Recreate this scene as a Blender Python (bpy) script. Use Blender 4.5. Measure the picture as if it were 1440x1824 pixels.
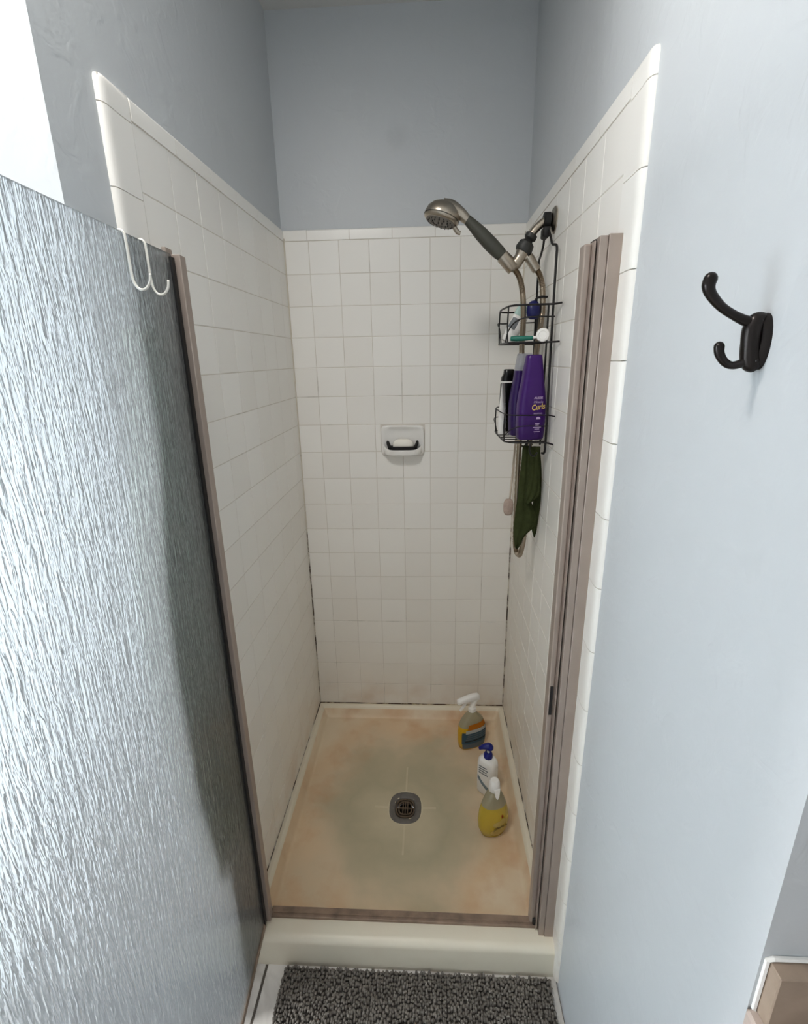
import bpy, bmesh, math, random
from mathutils import Vector, Matrix
random.seed(7)
for o in list(bpy.data.objects): bpy.data.objects.remove(o)
scene = bpy.context.scene
C = scene.collection
# ------------------------------------------------------------------ camera
cam = bpy.data.cameras.new('camera'); camo = bpy.data.objects.new('camera', cam); C.objects.link(camo)
cam.sensor_fit = 'HORIZONTAL'; cam.sensor_width = 36.0; cam.lens = 884.53 * 36.0 / 1440.0
cam.clip_start = 0.02
R0 = Vector((0.99860858, 0.0496669, -0.01772295)); U0 = Vector((0.0022176, 0.2962318, 0.9551135)); F0 = Vector((-0.05268763, 0.95382384, -0.29570948))
m = Matrix((R0, U0, -F0)).transposed().to_4x4(); m.translation = Vector((0.5261, -1.9733, 1.5623))
camo.matrix_world = m
scene.camera = camo
# ------------------------------------------------------------------ world, daylight, exposure
w = bpy.data.worlds.new('world'); scene.world = w; w.use_nodes = True
w.node_tree.nodes['Background'].inputs[0].default_value = (0.90, 0.95, 1.0, 1); w.node_tree.nodes['Background'].inputs[1].default_value = 1.0
WY0, WY1, WZ0, WZ1 = -2.22, -1.29, 0.34, 1.70          # bathroom window opening in the far left wall
al = bpy.data.lights.new('window_daylight', 'AREA'); al.shape = 'RECTANGLE'; al.size = WZ1 - WZ0; al.size_y = WY1 - WY0
al.energy = 128; al.color = (1.0, 0.968, 0.932)
alo = bpy.data.objects.new('window_daylight', al); C.objects.link(alo)
alo.location = (-1.86, (WY0 + WY1) / 2, (WZ0 + WZ1) / 2); alo.rotation_euler = (0, -math.pi / 2, 0)
LAMP = (0.06, -1.46, CZ_LAMP := 2.64)                   # round ceiling lamp in front of the shower
cl = bpy.data.lights.new('ceiling_lamp_light', 'AREA'); cl.shape = 'DISK'; cl.size = 0.26; cl.energy = 12.2; cl.color = (1.0, 0.955, 0.905)
clo = bpy.data.objects.new('ceiling_lamp_light', cl); C.objects.link(clo); clo.location = (LAMP[0], LAMP[1], 2.60)
vs = scene.view_settings; vs.view_transform = 'Standard'; vs.look = 'None'; vs.gamma = 1.0; vs.use_curve_mapping = False
vs.exposure = 0.05
scene.cycles.max_bounces = 14; scene.cycles.diffuse_bounces = 8; scene.cycles.transmission_bounces = 10; scene.cycles.transparent_max_bounces = 12

# ------------------------------------------------------------------ constants of the place (metres)
W = 0.8647; T = 0.1095; PZ = 0.0; FZ = -0.09; CZ = 2.64
TOP = 18 * T                    # underside of the top trim
TRIM = 0.037
GR = 0.0022                     # joint width
LC = -1.172; RC = -1.597        # front corners of the left and right walls

# ------------------------------------------------------------------ helpers
def tag(o, label=None, cat=None, group=None, kind=None):
    if label: o['label'] = label
    if cat: o['category'] = cat
    if group: o['group'] = group
    if kind: o['kind'] = kind
    return o
def thing(name, label, cat, loc=(0, 0, 0), rz=0, group=None):
    o = bpy.data.objects.new(name, None); C.objects.link(o); o.empty_display_size = 0.02
    o.location = loc; o.rotation_euler = (0, 0, rz)
    return tag(o, label, cat, group)
def link(name, me, mat, parent=None, loc=None, rot=None):
    o = bpy.data.objects.new(name, me); C.objects.link(o)
    if mat is not None and not me.materials: me.materials.append(mat)
    if parent: o.parent = parent
    if loc: o.location = loc
    if rot: o.rotation_euler = rot
    return o
def mesh_of(bm, name, smooth=False, angle=None):
    bmesh.ops.recalc_face_normals(bm, faces=bm.faces[:])
    me = bpy.data.meshes.new(name); bm.to_mesh(me); bm.free()
    if smooth:
        me.shade_smooth()
        if angle: me.set_sharp_from_angle(angle=math.radians(angle))
    return me
def obj(name, bm, mat, parent=None, smooth=False, angle=None, loc=None, rot=None):
    return link(name, mesh_of(bm, name, smooth, angle), mat, parent, loc, rot)
def box(bm, x0, x1, y0, y1, z0, z1, bev=0, seg=1, mtx=None):
    r = bmesh.ops.create_cube(bm, size=1)
    vs = r['verts']
    for v in vs:
        v.co = Vector(((x0 + x1) / 2 + v.co.x * (x1 - x0), (y0 + y1) / 2 + v.co.y * (y1 - y0), (z0 + z1) / 2 + v.co.z * (z1 - z0)))
    if bev:
        es = list({e for v in vs for e in v.link_edges})
        b = bmesh.ops.bevel(bm, geom=es, offset=bev, segments=seg, affect='EDGES', profile=0.5)
        vs = list({v for f in b['faces'] for v in f.verts} | {v for v in vs if v.is_valid})
    if mtx:
        bmesh.ops.transform(bm, matrix=mtx, verts=vs)
    return bm
def B(*a, **k): return box(bmesh.new(), *a, **k)
def catmull(pts, n=6):
    P = [Vector(p) for p in pts]
    if len(P) < 3: return P
    P = [P[0] * 2 - P[1]] + P + [P[-1] * 2 - P[-2]]
    out = []
    for i in range(1, len(P) - 2):
        for k in range(n):
            t = k / n; a, b, c, d = P[i - 1], P[i], P[i + 1], P[i + 2]
            out.append(0.5 * ((2 * b) + (c - a) * t + (2 * a - 5 * b + 4 * c - d) * t * t + (3 * b - a - 3 * c + d) * t ** 3))
    out.append(P[-2]); return out
def tube(bm, pts, r, seg=8, cap=True, ell=None):
    P = [Vector(p) for p in pts]; n = len(P)
    rr = r if isinstance(r, (list, tuple)) else [r] * n
    if len(rr) != n:
        L = len(rr) - 1
        rr = [rr[min(int(i / (n - 1) * L), L - 1)] * (1 - (i / (n - 1) * L - min(int(i / (n - 1) * L), L - 1))) + rr[min(int(i / (n - 1) * L), L - 1) + 1] * (i / (n - 1) * L - min(int(i / (n - 1) * L), L - 1)) for i in range(n)]
    t0 = (P[1] - P[0]).normalized(); u = t0.orthogonal().normalized(); rings = []
    for i in range(n):
        t = ((P[min(i + 1, n - 1)] - P[max(i - 1, 0)])).normalized()
        u = (u - t * u.dot(t)).normalized(); v = t.cross(u)
        rings.append([bm.verts.new(P[i] + (u * math.cos(2 * math.pi * k / seg) + v * math.sin(2 * math.pi * k / seg)) * rr[i]) for k in range(seg)])
    for a, b in zip(rings, rings[1:]):
        for k in range(seg): bm.faces.new((a[k], a[(k + 1) % seg], b[(k + 1) % seg], b[k]))
    if cap: bm.faces.new(rings[0][::-1]); bm.faces.new(rings[-1])
    return bm
def TB(pts, r, seg=8, sm=0):
    return tube(bmesh.new(), catmull(pts, sm) if sm else pts, r, seg)
def rounded(pts, r, sm=5):
    """resampled path with a hemispherical end"""
    P_ = catmull(pts, sm); n = len(P_); L_ = len(r) - 1
    R_ = []
    for i in range(n):
        f = i / (n - 1) * L_; k = min(int(f), L_ - 1); R_.append(r[k] * (1 - (f - k)) + r[k + 1] * (f - k))
    t = (P_[-1] - P_[-2]).normalized(); e, re = P_[-1].copy(), R_[-1]
    for a in (25, 50, 70, 84): P_.append(e + t * re * math.sin(math.radians(a))); R_.append(re * math.cos(math.radians(a)))
    return P_, R_
def loft(bm, secs, cap=True):
    R = [[bm.verts.new(p) for p in s] for s in secs]; n = len(R[0])
    for a, b in zip(R, R[1:]):
        for k in range(n): bm.faces.new((a[k], a[(k + 1) % n], b[(k + 1) % n], b[k]))
    if cap: bm.faces.new(R[0][::-1]); bm.faces.new(R[-1])
    return bm
def sup(cx, cy, z, a, b, n=2.0, k=28):
    out = []
    for i in range(k):
        t = 2 * math.pi * i / k; c, s = math.cos(t), math.sin(t)
        out.append((cx + a * math.copysign(abs(c) ** (2 / n), c), cy + b * math.copysign(abs(s) ** (2 / n), s), z))
    return out
def body(prof, n=2.4, k=28, cx=0, cy=0):
    """prof: (z, half width, half depth)"""
    return loft(bmesh.new(), [sup(cx, cy, z, a, b, n, k) for z, a, b in prof])
def axis_mtx(p, d):
    d = Vector(d).normalized(); u = d.orthogonal().normalized(); v = d.cross(u)
    M = Matrix((u, v, d)).transposed().to_4x4(); M.translation = Vector(p); return M
def lathe(prof, p=(0, 0, 0), d=(0, 0, 1), k=24):
    """prof: (distance along d, radius)"""
    bm = loft(bmesh.new(), [sup(0, 0, h, max(r, 1e-4), max(r, 1e-4), 2, k) for h, r in prof])
    bmesh.ops.transform(bm, matrix=axis_mtx(p, d), verts=bm.verts[:]); return bm
def text(name, s, size, mat, parent, mtx, extr=0.0002, shear=0.0, bold=0.0, align='CENTER'):
    cu = bpy.data.curves.new(name, 'FONT'); cu.body = s; cu.size = size; cu.extrude = extr; cu.align_x = align; cu.align_y = 'CENTER'; cu.shear = shear; cu.offset = bold
    cu.resolution_u = 3
    t = bpy.data.objects.new('tmp_text', cu); C.objects.link(t)
    dg = bpy.context.evaluated_depsgraph_get(); me = bpy.data.meshes.new_from_object(t.evaluated_get(dg)); bpy.data.objects.remove(t); bpy.data.curves.remove(cu)
    me.materials.clear(); me.transform(mtx)
    return link(name, me, mat, parent)

# ------------------------------------------------------------------ materials
def nodes(name):
    mt = bpy.data.materials.new(name); mt.use_nodes = True; nt = mt.node_tree
    return mt, nt, nt.nodes['Principled BSDF']
def sin_(s): return s / 12.92 if s <= 0.04045 else ((s + 0.055) / 1.055) ** 2.4
def rgb(r, g, b): return (sin_(r / 255), sin_(g / 255), sin_(b / 255), 1)
def N(nt, t, **k):
    n = nt.nodes.new(t)
    for a, v in k.items():
        if hasattr(n, a): setattr(n, a, v)
        else: n.inputs[a].default_value = v
    return n
def mat(name, col, rough=0.5, metal=0.0, spec=0.5, trans=0.0, ior=1.45, bump=None, var=0.0, vscale=20, coat=0, alpha=1):
    mt, nt, p = nodes(name)
    p.inputs['Base Color'].default_value = col; p.inputs['Roughness'].default_value = rough; p.inputs['Metallic'].default_value = metal
    p.inputs['Specular IOR Level'].default_value = spec; p.inputs['Transmission Weight'].default_value = trans; p.inputs['IOR'].default_value = ior
    p.inputs['Coat Weight'].default_value = coat; p.inputs['Alpha'].default_value = alpha
    L = nt.links
    if var:
        tc = N(nt, 'ShaderNodeNewGeometry'); no = N(nt, 'ShaderNodeTexNoise'); no.inputs['Scale'].default_value = vscale; no.inputs['Detail'].default_value = 4
        L.new(tc.outputs['Position'], no.inputs['Vector'])
        hs = N(nt, 'ShaderNodeHueSaturation'); hs.inputs['Color'].default_value = col
        mr = N(nt, 'ShaderNodeMapRange'); mr.inputs['From Min'].default_value = 0.3; mr.inputs['From Max'].default_value = 0.7; mr.inputs['To Min'].default_value = 1 - var; mr.inputs['To Max'].default_value = 1 + var
        L.new(no.outputs['Fac'], mr.inputs['Value']); L.new(mr.outputs[0], hs.inputs['Value']); L.new(hs.outputs[0], p.inputs['Base Color'])
    if bump:
        sc, st, dist = bump
        tc = N(nt, 'ShaderNodeNewGeometry'); no = N(nt, 'ShaderNodeTexNoise'); no.inputs['Scale'].default_value = sc; no.inputs['Detail'].default_value = 3
        bp = N(nt, 'ShaderNodeBump'); bp.inputs['Strength'].default_value = st; bp.inputs['Distance'].default_value = dist
        L.new(tc.outputs['Position'], no.inputs['Vector']); L.new(no.outputs['Fac'], bp.inputs['Height']); L.new(bp.outputs[0], p.inputs['Normal'])
    return mt
def ramp(nt, fac, stops):
    r = N(nt, 'ShaderNodeValToRGB'); e = r.color_ramp.elements
    while len(e) < len(stops): e.new(0.5)
    for i, (pos, c) in enumerate(stops): e[i].position = pos; e[i].color = c
    nt.links.new(fac, r.inputs[0]); return r
def paint(name, col, patch=False):
    mt, nt, p = nodes(name); L = nt.links
    p.inputs['Roughness'].default_value = 0.42; p.inputs['Specular IOR Level'].default_value = 0.35
    g = N(nt, 'ShaderNodeNewGeometry')
    n1 = N(nt, 'ShaderNodeTexNoise'); n1.inputs['Scale'].default_value = 17; n1.inputs['Detail'].default_value = 3; n1.inputs['Distortion'].default_value = 0.6
    n2 = N(nt, 'ShaderNodeTexNoise'); n2.inputs['Scale'].default_value = 160; n2.inputs['Detail'].default_value = 2
    L.new(g.outputs['Position'], n1.inputs['Vector']); L.new(g.outputs['Position'], n2.inputs['Vector'])
    r1 = ramp(nt, n1.outputs['Fac'], [(0.50, (0, 0, 0, 1)), (0.62, (1, 1, 1, 1))])
    ad = N(nt, 'ShaderNodeMath', operation='MULTIPLY_ADD'); L.new(n2.outputs['Fac'], ad.inputs[0]); ad.inputs[1].default_value = 0.35; L.new(r1.outputs[0], ad.inputs[2])
    h = ad.outputs[0]
    base = N(nt, 'ShaderNodeRGB'); base.outputs[0].default_value = col
    c = base.outputs[0]
    if patch:   # an old filled hole, roughly troweled
        d = N(nt, 'ShaderNodeVectorMath', operation='DISTANCE'); L.new(g.outputs['Position'], d.inputs[0]); d.inputs[1].default_value = (0.416, 0.0, 2.278)
        nz = N(nt, 'ShaderNodeTexNoise'); nz.inputs['Scale'].default_value = 45; nz.inputs['Detail'].default_value = 5; L.new(g.outputs['Position'], nz.inputs['Vector'])
        a = N(nt, 'ShaderNodeMath', operation='MULTIPLY_ADD'); L.new(nz.outputs['Fac'], a.inputs[0]); a.inputs[1].default_value = 0.05; L.new(d.outputs['Value'], a.inputs[2])
        mk = ramp(nt, a.outputs[0], [(0.045, (1, 1, 1, 1)), (0.075, (0, 0, 0, 1))])
        mm = N(nt, 'ShaderNodeMath', operation='MULTIPLY'); L.new(mk.outputs[0], mm.inputs[0]); L.new(nz.outputs['Fac'], mm.inputs[1])
        ad2 = N(nt, 'ShaderNodeMath', operation='MULTIPLY_ADD'); L.new(mm.outputs[0], ad2.inputs[0]); ad2.inputs[1].default_value = 3.0; L.new(h, ad2.inputs[2]); h = ad2.outputs[0]
        mx = N(nt, 'ShaderNodeMix', data_type='RGBA'); L.new(mm.outputs[0], mx.inputs['Factor']); L.new(c, mx.inputs['A']); mx.inputs['B'].default_value = tuple(v * 0.86 for v in col[:3]) + (1,); c = mx.outputs['Result']
    bp = N(nt, 'ShaderNodeBump'); bp.inputs['Strength'].default_value = 0.35; bp.inputs['Distance'].default_value = 0.0012
    L.new(h, bp.inputs['Height']); L.new(bp.outputs[0], p.inputs['Normal']); L.new(c, p.inputs['Base Color'])
    return mt
PAINT = rgb(194, 198, 201)
M_paint = paint('blue_grey_wall_paint', PAINT); M_paint_b = paint('blue_grey_wall_paint_patched', PAINT, True)
M_ceil = mat('ceiling_paint', rgb(205, 205, 203), 0.7, bump=(90, 0.3, 0.001))

def tile_mat():
    mt, nt, p = nodes('cream_glazed_tile'); L = nt.links
    p.inputs['Roughness'].default_value = 0.32; p.inputs['Specular IOR Level'].default_value = 0.45
    g = N(nt, 'ShaderNodeNewGeometry'); oi = N(nt, 'ShaderNodeObjectInfo')
    base = N(nt, 'ShaderNodeMix', data_type='RGBA'); base.inputs['A'].default_value = rgb(235, 232, 226); base.inputs['B'].default_value = rgb(240, 238, 233); L.new(oi.outputs['Random'], base.inputs['Factor'])
    sx = N(nt, 'ShaderNodeSeparateXYZ'); L.new(g.outputs['Position'], sx.inputs[0])
    # rust spots low on the wall; whole tile warmer and darker towards the bottom
    nz = N(nt, 'ShaderNodeTexNoise'); nz.inputs['Scale'].default_value = 7; nz.inputs['Detail'].default_value = 5; L.new(g.outputs['Position'], nz.inputs['Vector'])
    mr = N(nt, 'ShaderNodeMapRange'); L.new(sx.outputs['Z'], mr.inputs['Value']); mr.inputs['From Min'].default_value = 0.20; mr.inputs['From Max'].default_value = 0.0; mr.inputs['To Max'].default_value = 0.45
    f = N(nt, 'ShaderNodeMath', operation='MULTIPLY'); L.new(mr.outputs[0], f.inputs[0])
    nr = ramp(nt, nz.outputs['Fac'], [(0.46, (0, 0, 0, 1)), (0.72, (1, 1, 1, 1))]); L.new(nr.outputs[0], f.inputs[1])
    mx = N(nt, 'ShaderNodeMix', data_type='RGBA'); L.new(f.outputs[0], mx.inputs['Factor']); L.new(base.outputs['Result'], mx.inputs['A']); mx.inputs['B'].default_value = rgb(182, 138, 92)
    low_tone = N(nt, 'ShaderNodeMapRange'); L.new(sx.outputs['Z'], low_tone.inputs['Value']); low_tone.inputs['From Min'].default_value = 1.3; low_tone.inputs['From Max'].default_value = 0.1; low_tone.inputs['To Max'].default_value = 0.22
    mx2 = N(nt, 'ShaderNodeMix', data_type='RGBA'); L.new(low_tone.outputs[0], mx2.inputs['Factor']); L.new(mx.outputs['Result'], mx2.inputs['A']); mx2.inputs['B'].default_value = rgb(196, 180, 150)
    L.new(mx2.outputs['Result'], p.inputs['Base Color'])
    n3 = N(nt, 'ShaderNodeTexNoise'); n3.inputs['Scale'].default_value = 30; L.new(g.outputs['Position'], n3.inputs['Vector'])
    bp = N(nt, 'ShaderNodeBump'); bp.inputs['Strength'].default_value = 0.12; bp.inputs['Distance'].default_value = 0.001; L.new(n3.outputs['Fac'], bp.inputs['Height']); L.new(bp.outputs[0], p.inputs['Normal'])
    return mt
M_tile = tile_mat()
def grout_mat(name, light, dark, lo, hi, sc=5.0, zfade=None):
    mt, nt, p = nodes(name); L = nt.links; p.inputs['Roughness'].default_value = 0.8
    g = N(nt, 'ShaderNodeNewGeometry'); nz = N(nt, 'ShaderNodeTexNoise'); nz.inputs['Scale'].default_value = sc; nz.inputs['Detail'].default_value = 6; nz.inputs['Roughness'].default_value = 0.65
    L.new(g.outputs['Position'], nz.inputs['Vector']); f = nz.outputs['Fac']
    if zfade:
        sx = N(nt, 'ShaderNodeSeparateXYZ'); L.new(g.outputs['Position'], sx.inputs[0])
        mr = N(nt, 'ShaderNodeMapRange'); L.new(sx.outputs['Z'], mr.inputs['Value']); mr.inputs['From Min'].default_value = zfade[0]; mr.inputs['From Max'].default_value = zfade[1]; mr.inputs['To Min'].default_value = zfade[2]; mr.inputs['To Max'].default_value = zfade[3]
        a = N(nt, 'ShaderNodeMath', operation='ADD'); L.new(f, a.inputs[0]); L.new(mr.outputs[0], a.inputs[1]); f = a.outputs[0]
    r = ramp(nt, f, [(lo, light), (hi, dark)]); L.new(r.outputs[0], p.inputs['Base Color']); return mt
M_grout = grout_mat('worn_tile_grout', rgb(214, 208, 198), rgb(84, 70, 56), 0.55, 0.80, 6, (0.5, 2.0, 0.0, -0.04))
M_caulk = grout_mat('mildewed_caulk', rgb(208, 200, 186), rgb(58, 42, 30), 0.50, 0.60, 7, (0.8, 1.5, 0.05, -0.2))
M_caulk_low = grout_mat('rusty_pan_caulk', rgb(196, 180, 150), rgb(66, 42, 24), 0.42, 0.52, 10)

def pan_mat():
    mt, nt, p = nodes('stained_cream_shower_pan'); L = nt.links; p.inputs['Roughness'].default_value = 0.38
    g = N(nt, 'ShaderNodeNewGeometry'); sx = N(nt, 'ShaderNodeSeparateXYZ'); L.new(g.outputs['Position'], sx.inputs[0])
    def math_(op, a, b=None, c=None):
        n = N(nt, 'ShaderNodeMath', operation=op)
        for i, v in enumerate((a, b, c)):
            if v is None: continue
            if isinstance(v, (int, float)): n.inputs[i].default_value = v
            else: L.new(v, n.inputs[i])
        return n.outputs[0]
    dx = math_('SUBTRACT', sx.outputs['X'], 0.43); dy = math_('SUBTRACT', sx.outputs['Y'], -0.56)
    d = math_('SQRT', math_('ADD', math_('MULTIPLY', dx, math_('MULTIPLY', dx, 1.25)), math_('MULTIPLY', dy, math_('MULTIPLY', dy, 0.62))))
    n1 = N(nt, 'ShaderNodeTexNoise'); n1.inputs['Scale'].default_value = 3.1; n1.inputs['Detail'].default_value = 5; L.new(g.outputs['Position'], n1.inputs['Vector'])
    dn = math_('ADD', d, math_('MULTIPLY', math_('SUBTRACT', n1.outputs['Fac'], 0.5), 0.72))
    r = ramp(nt, dn, [(0.04, rgb(190, 178, 150)), (0.16, rgb(172, 162, 135)), (0.25, rgb(184, 171, 143)), (0.34, rgb(206, 186, 156)), (0.44, rgb(214, 188, 154)), (0.55, rgb(222, 204, 176))])
    n2 = N(nt, 'ShaderNodeTexNoise'); n2.inputs['Scale'].default_value = 9; n2.inputs['Detail'].default_value = 6; L.new(g.outputs['Position'], n2.inputs['Vector'])
    edge = math_('MULTIPLY', ramp(nt, n2.outputs['Fac'], [(0.5, (0, 0, 0, 1)), (0.72, (1, 1, 1, 1))]).outputs[0], ramp(nt, d, [(0.24, (0, 0, 0, 1)), (0.36, (1, 1, 1, 1))]).outputs[0])
    mx = N(nt, 'ShaderNodeMix', data_type='RGBA'); L.new(math_('MULTIPLY', edge, 0.55), mx.inputs['Factor']); L.new(r.outputs[0], mx.inputs['A']); mx.inputs['B'].default_value = rgb(192, 142, 98)
    # clean curb and ledges
    cl = math_('MAXIMUM', math_('GREATER_THAN', sx.outputs['Z'], -0.012), math_('LESS_THAN', sx.outputs['Y'], -0.94))
    mx2 = N(nt, 'ShaderNodeMix', data_type='RGBA'); L.new(math_('MULTIPLY', cl, 0.8), mx2.inputs['Factor']); L.new(mx.outputs['Result'], mx2.inputs['A']); mx2.inputs['B'].default_value = rgb(226, 220, 202)
    # worn moulding lines that run from the drain
    ax = math_('ABSOLUTE', math_('SUBTRACT', sx.outputs['X'], 0.43)); ay = math_('ABSOLUTE', math_('SUBTRACT', sx.outputs['Y'], -0.517))
    l1 = math_('MULTIPLY', math_('LESS_THAN', ax, 0.0032), math_('LESS_THAN', ay, 0.19)); l2 = math_('MULTIPLY', math_('LESS_THAN', ay, 0.0042), math_('LESS_THAN', ax, 0.115))
    ring = math_('LESS_THAN', math_('ADD', math_('MULTIPLY', ax, math_('MULTIPLY', ax, 1.25)), math_('MULTIPLY', ay, ay)), 0.0056)
    ll = math_('MULTIPLY', math_('MAXIMUM', math_('MAXIMUM', l1, l2), ring), math_('MULTIPLY', n2.outputs['Fac'], 0.55))
    mx3 = N(nt, 'ShaderNodeMix', data_type='RGBA'); L.new(ll, mx3.inputs['Factor']); L.new(mx2.outputs['Result'], mx3.inputs['A']); mx3.inputs['B'].default_value = rgb(222, 212, 184)
    L.new(mx3.outputs['Result'], p.inputs['Base Color'])
    return mt
M_pan = pan_mat()
def floor_mat():
    mt, nt, p = nodes('grey_white_floor_tile'); L = nt.links; p.inputs['Roughness'].default_value = 0.35
    g = N(nt, 'ShaderNodeNewGeometry'); n1 = N(nt, 'ShaderNodeTexNoise'); n1.inputs['Scale'].default_value = 8; n1.inputs['Detail'].default_value = 7; n1.inputs['Distortion'].default_value = 1.5
    L.new(g.outputs['Position'], n1.inputs['Vector']); r = ramp(nt, n1.outputs['Fac'], [(0.3, rgb(188, 183, 177)), (0.6, rgb(224, 220, 215))]); L.new(r.outputs[0], p.inputs['Base Color']); return mt
M_floor = floor_mat(); M_fgrout = mat('dark_floor_grout', rgb(92, 86, 80), 0.9)
M_taupe = mat('taupe_anodised_aluminium', rgb(168, 154, 144), 0.42, 0.55, 0.5, var=0.05, vscale=12)
M_taupe_d = mat('weathered_taupe_track', rgb(140, 120, 104), 0.5, 0.4, var=0.25, vscale=30)
M_black = mat('black_rubber', rgb(20, 19, 19), 0.6)
M_wire = mat('black_coated_wire', rgb(20, 17, 17), 0.45)
M_nickel = mat('brushed_nickel', rgb(176, 166, 152), 0.3, 1.0)
M_nickel_d = mat('tarnished_nickel_hose', rgb(158, 144, 126), 0.34, 1.0)
M_grip = mat('dark_grey_rubber_grip', rgb(62, 62, 54), 0.55)
M_dplast = mat('charcoal_plastic', rgb(44, 44, 42), 0.5)
M_face = mat('grey_nozzle_face', rgb(112, 106, 98), 0.5)
M_bronze = mat('oil_rubbed_bronze', rgb(34, 29, 27), 0.3, 0.6)
M_white = mat('white_plastic', rgb(236, 234, 230), 0.4)
M_hook = mat('white_coated_wire', rgb(226, 224, 216), 0.3, 0.2)
M_cer = mat('white_ceramic', rgb(232, 230, 226), 0.16, coat=0.3)
M_soap = mat('white_soap', rgb(244, 240, 230), 0.45)
M_purple = mat('purple_plastic', rgb(58, 15, 100), 0.3, var=0.06)
M_purple_d = mat('dark_purple_plastic', rgb(42, 12, 82), 0.3)
M_clear = mat('frosted_clear_plastic', rgb(214, 214, 220), 0.3, trans=0.5)
M_blk_gloss = mat('glossy_black_plastic', rgb(12, 12, 13), 0.25)
M_gold = mat('yellow_print', rgb(232, 200, 110), 0.5); M_lilac = mat('lilac_print', rgb(196, 172, 208), 0.5)
M_teal = mat('teal_plastic', rgb(28, 108, 92), 0.45); M_navy = mat('navy_plastic', rgb(20, 24, 84), 0.35)
M_blue = mat('blue_pump_plastic', rgb(12, 22, 112), 0.3)
M_mint = mat('pale_mint_print', rgb(176, 204, 196), 0.5); M_gtext = mat('grey_print', rgb(120, 124, 128), 0.5)
M_olive = mat('olive_terry_cloth', rgb(56, 62, 36), 0.95, spec=0.1, bump=(700, 0.8, 0.002), var=0.12, vscale=90)
M_sage = mat('pale_sage_terry', rgb(202, 212, 196), 0.95, spec=0.1, bump=(300, 0.6, 0.002), var=0.06, vscale=60)
M_pinkish = mat('pinkish_grey_pad', rgb(178, 158, 146), 0.8, var=0.12, vscale=120); M_beige = mat('beige_strap', rgb(196, 182, 164), 0.7)
M_liquid = mat('yellow_green_soap', rgb(206, 178, 62), 0.2, trans=0.25); M_amber = mat('amber_cleaner', rgb(232, 182, 30), 0.2, trans=0.25)
M_bottle_clear = mat('clear_bottle', rgb(228, 216, 178), 0.15, trans=0.6)
M_label_b = mat('blue_label', rgb(74, 106, 124), 0.45); M_label_w = mat('white_label', rgb(214, 216, 210), 0.45); M_label_o = mat('orange_label', rgb(214, 132, 28), 0.45); M_label_s = mat('steel_blue_label', rgb(120, 134, 142), 0.45)
M_label_c = mat('cream_print', rgb(226, 206, 126), 0.45); M_red = mat('red_print', rgb(176, 62, 22), 0.45); M_olivetext = mat('dark_olive_print', rgb(92, 76, 24), 0.5)
M_drain = mat('grey_drain_flange', rgb(100, 96, 92), 0.5, 0.2, var=0.15, vscale=60); M_drain_d = mat('corroded_drain_grate', rgb(92, 78, 64), 0.6, 0.4, var=0.3, vscale=90); M_hole = mat('drain_dark', rgb(12, 10, 9), 0.9)
M_mat = mat('dark_grey_chenille', rgb(120, 115, 109), 0.95, spec=0.1, var=0.22, vscale=35); M_matb = mat('mat_backing', rgb(66, 63, 60), 0.9)
M_stone = mat('brown_stone', rgb(150, 132, 116), 0.5, var=0.14, vscale=22, bump=(60, 0.3, 0.002)); M_stone_p = mat('pinkish_stone_counter', rgb(190, 174, 164), 0.4, var=0.12, vscale=30); M_wood = mat('dark_wood_cabinet', rgb(84, 60, 42), 0.5, var=0.15, vscale=10)
M_frame = mat('white_window_frame', rgb(236, 236, 234), 0.4)

def glass_mat():
    mt, nt, p = nodes('obscure_rain_glass'); L = nt.links; nt.nodes.remove(p)
    out = nt.nodes['Material Output']
    tc = N(nt, 'ShaderNodeTexCoord'); mp = N(nt, 'ShaderNodeMapping'); mp.inputs['Scale'].default_value = (150, 150, 22)
    L.new(tc.outputs['Object'], mp.inputs['Vector'])
    n1 = N(nt, 'ShaderNodeTexNoise'); n1.inputs['Scale'].default_value = 1.0; n1.inputs['Detail'].default_value = 2; n1.inputs['Distortion'].default_value = 0.8; L.new(mp.outputs[0], n1.inputs['Vector'])
    bp = N(nt, 'ShaderNodeBump'); bp.inputs['Strength'].default_value = 0.75; bp.inputs['Distance'].default_value = 0.0022; L.new(n1.outputs['Fac'], bp.inputs['Height'])
    rf = N(nt, 'ShaderNodeBsdfRefraction'); rf.inputs['Color'].default_value = (0.82, 0.87, 0.905, 1); rf.inputs['Roughness'].default_value = 0.085; rf.inputs['IOR'].default_value = 1.14; L.new(bp.outputs[0], rf.inputs['Normal'])
    tr = N(nt, 'ShaderNodeBsdfTranslucent'); tr.inputs['Color'].default_value = (0.95, 0.97, 0.975, 1); L.new(bp.outputs[0], tr.inputs['Normal'])
    gl = N(nt, 'ShaderNodeBsdfGlossy'); gl.inputs['Roughness'].default_value = 0.12; L.new(bp.outputs[0], gl.inputs['Normal'])
    m1 = N(nt, 'ShaderNodeMixShader'); m1.inputs[0].default_value = 0.21; L.new(rf.outputs[0], m1.inputs[1]); L.new(tr.outputs[0], m1.inputs[2])
    fr = N(nt, 'ShaderNodeFresnel'); fr.inputs['IOR'].default_value = 1.35; L.new(bp.outputs[0], fr.inputs['Normal'])
    m2 = N(nt, 'ShaderNodeMixShader'); L.new(fr.outputs[0], m2.inputs[0]); L.new(m1.outputs[0], m2.inputs[1]); L.new(gl.outputs[0], m2.inputs[2])
    L.new(m2.outputs[0], out.inputs['Surface']); return mt
M_glass = glass_mat()
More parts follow.
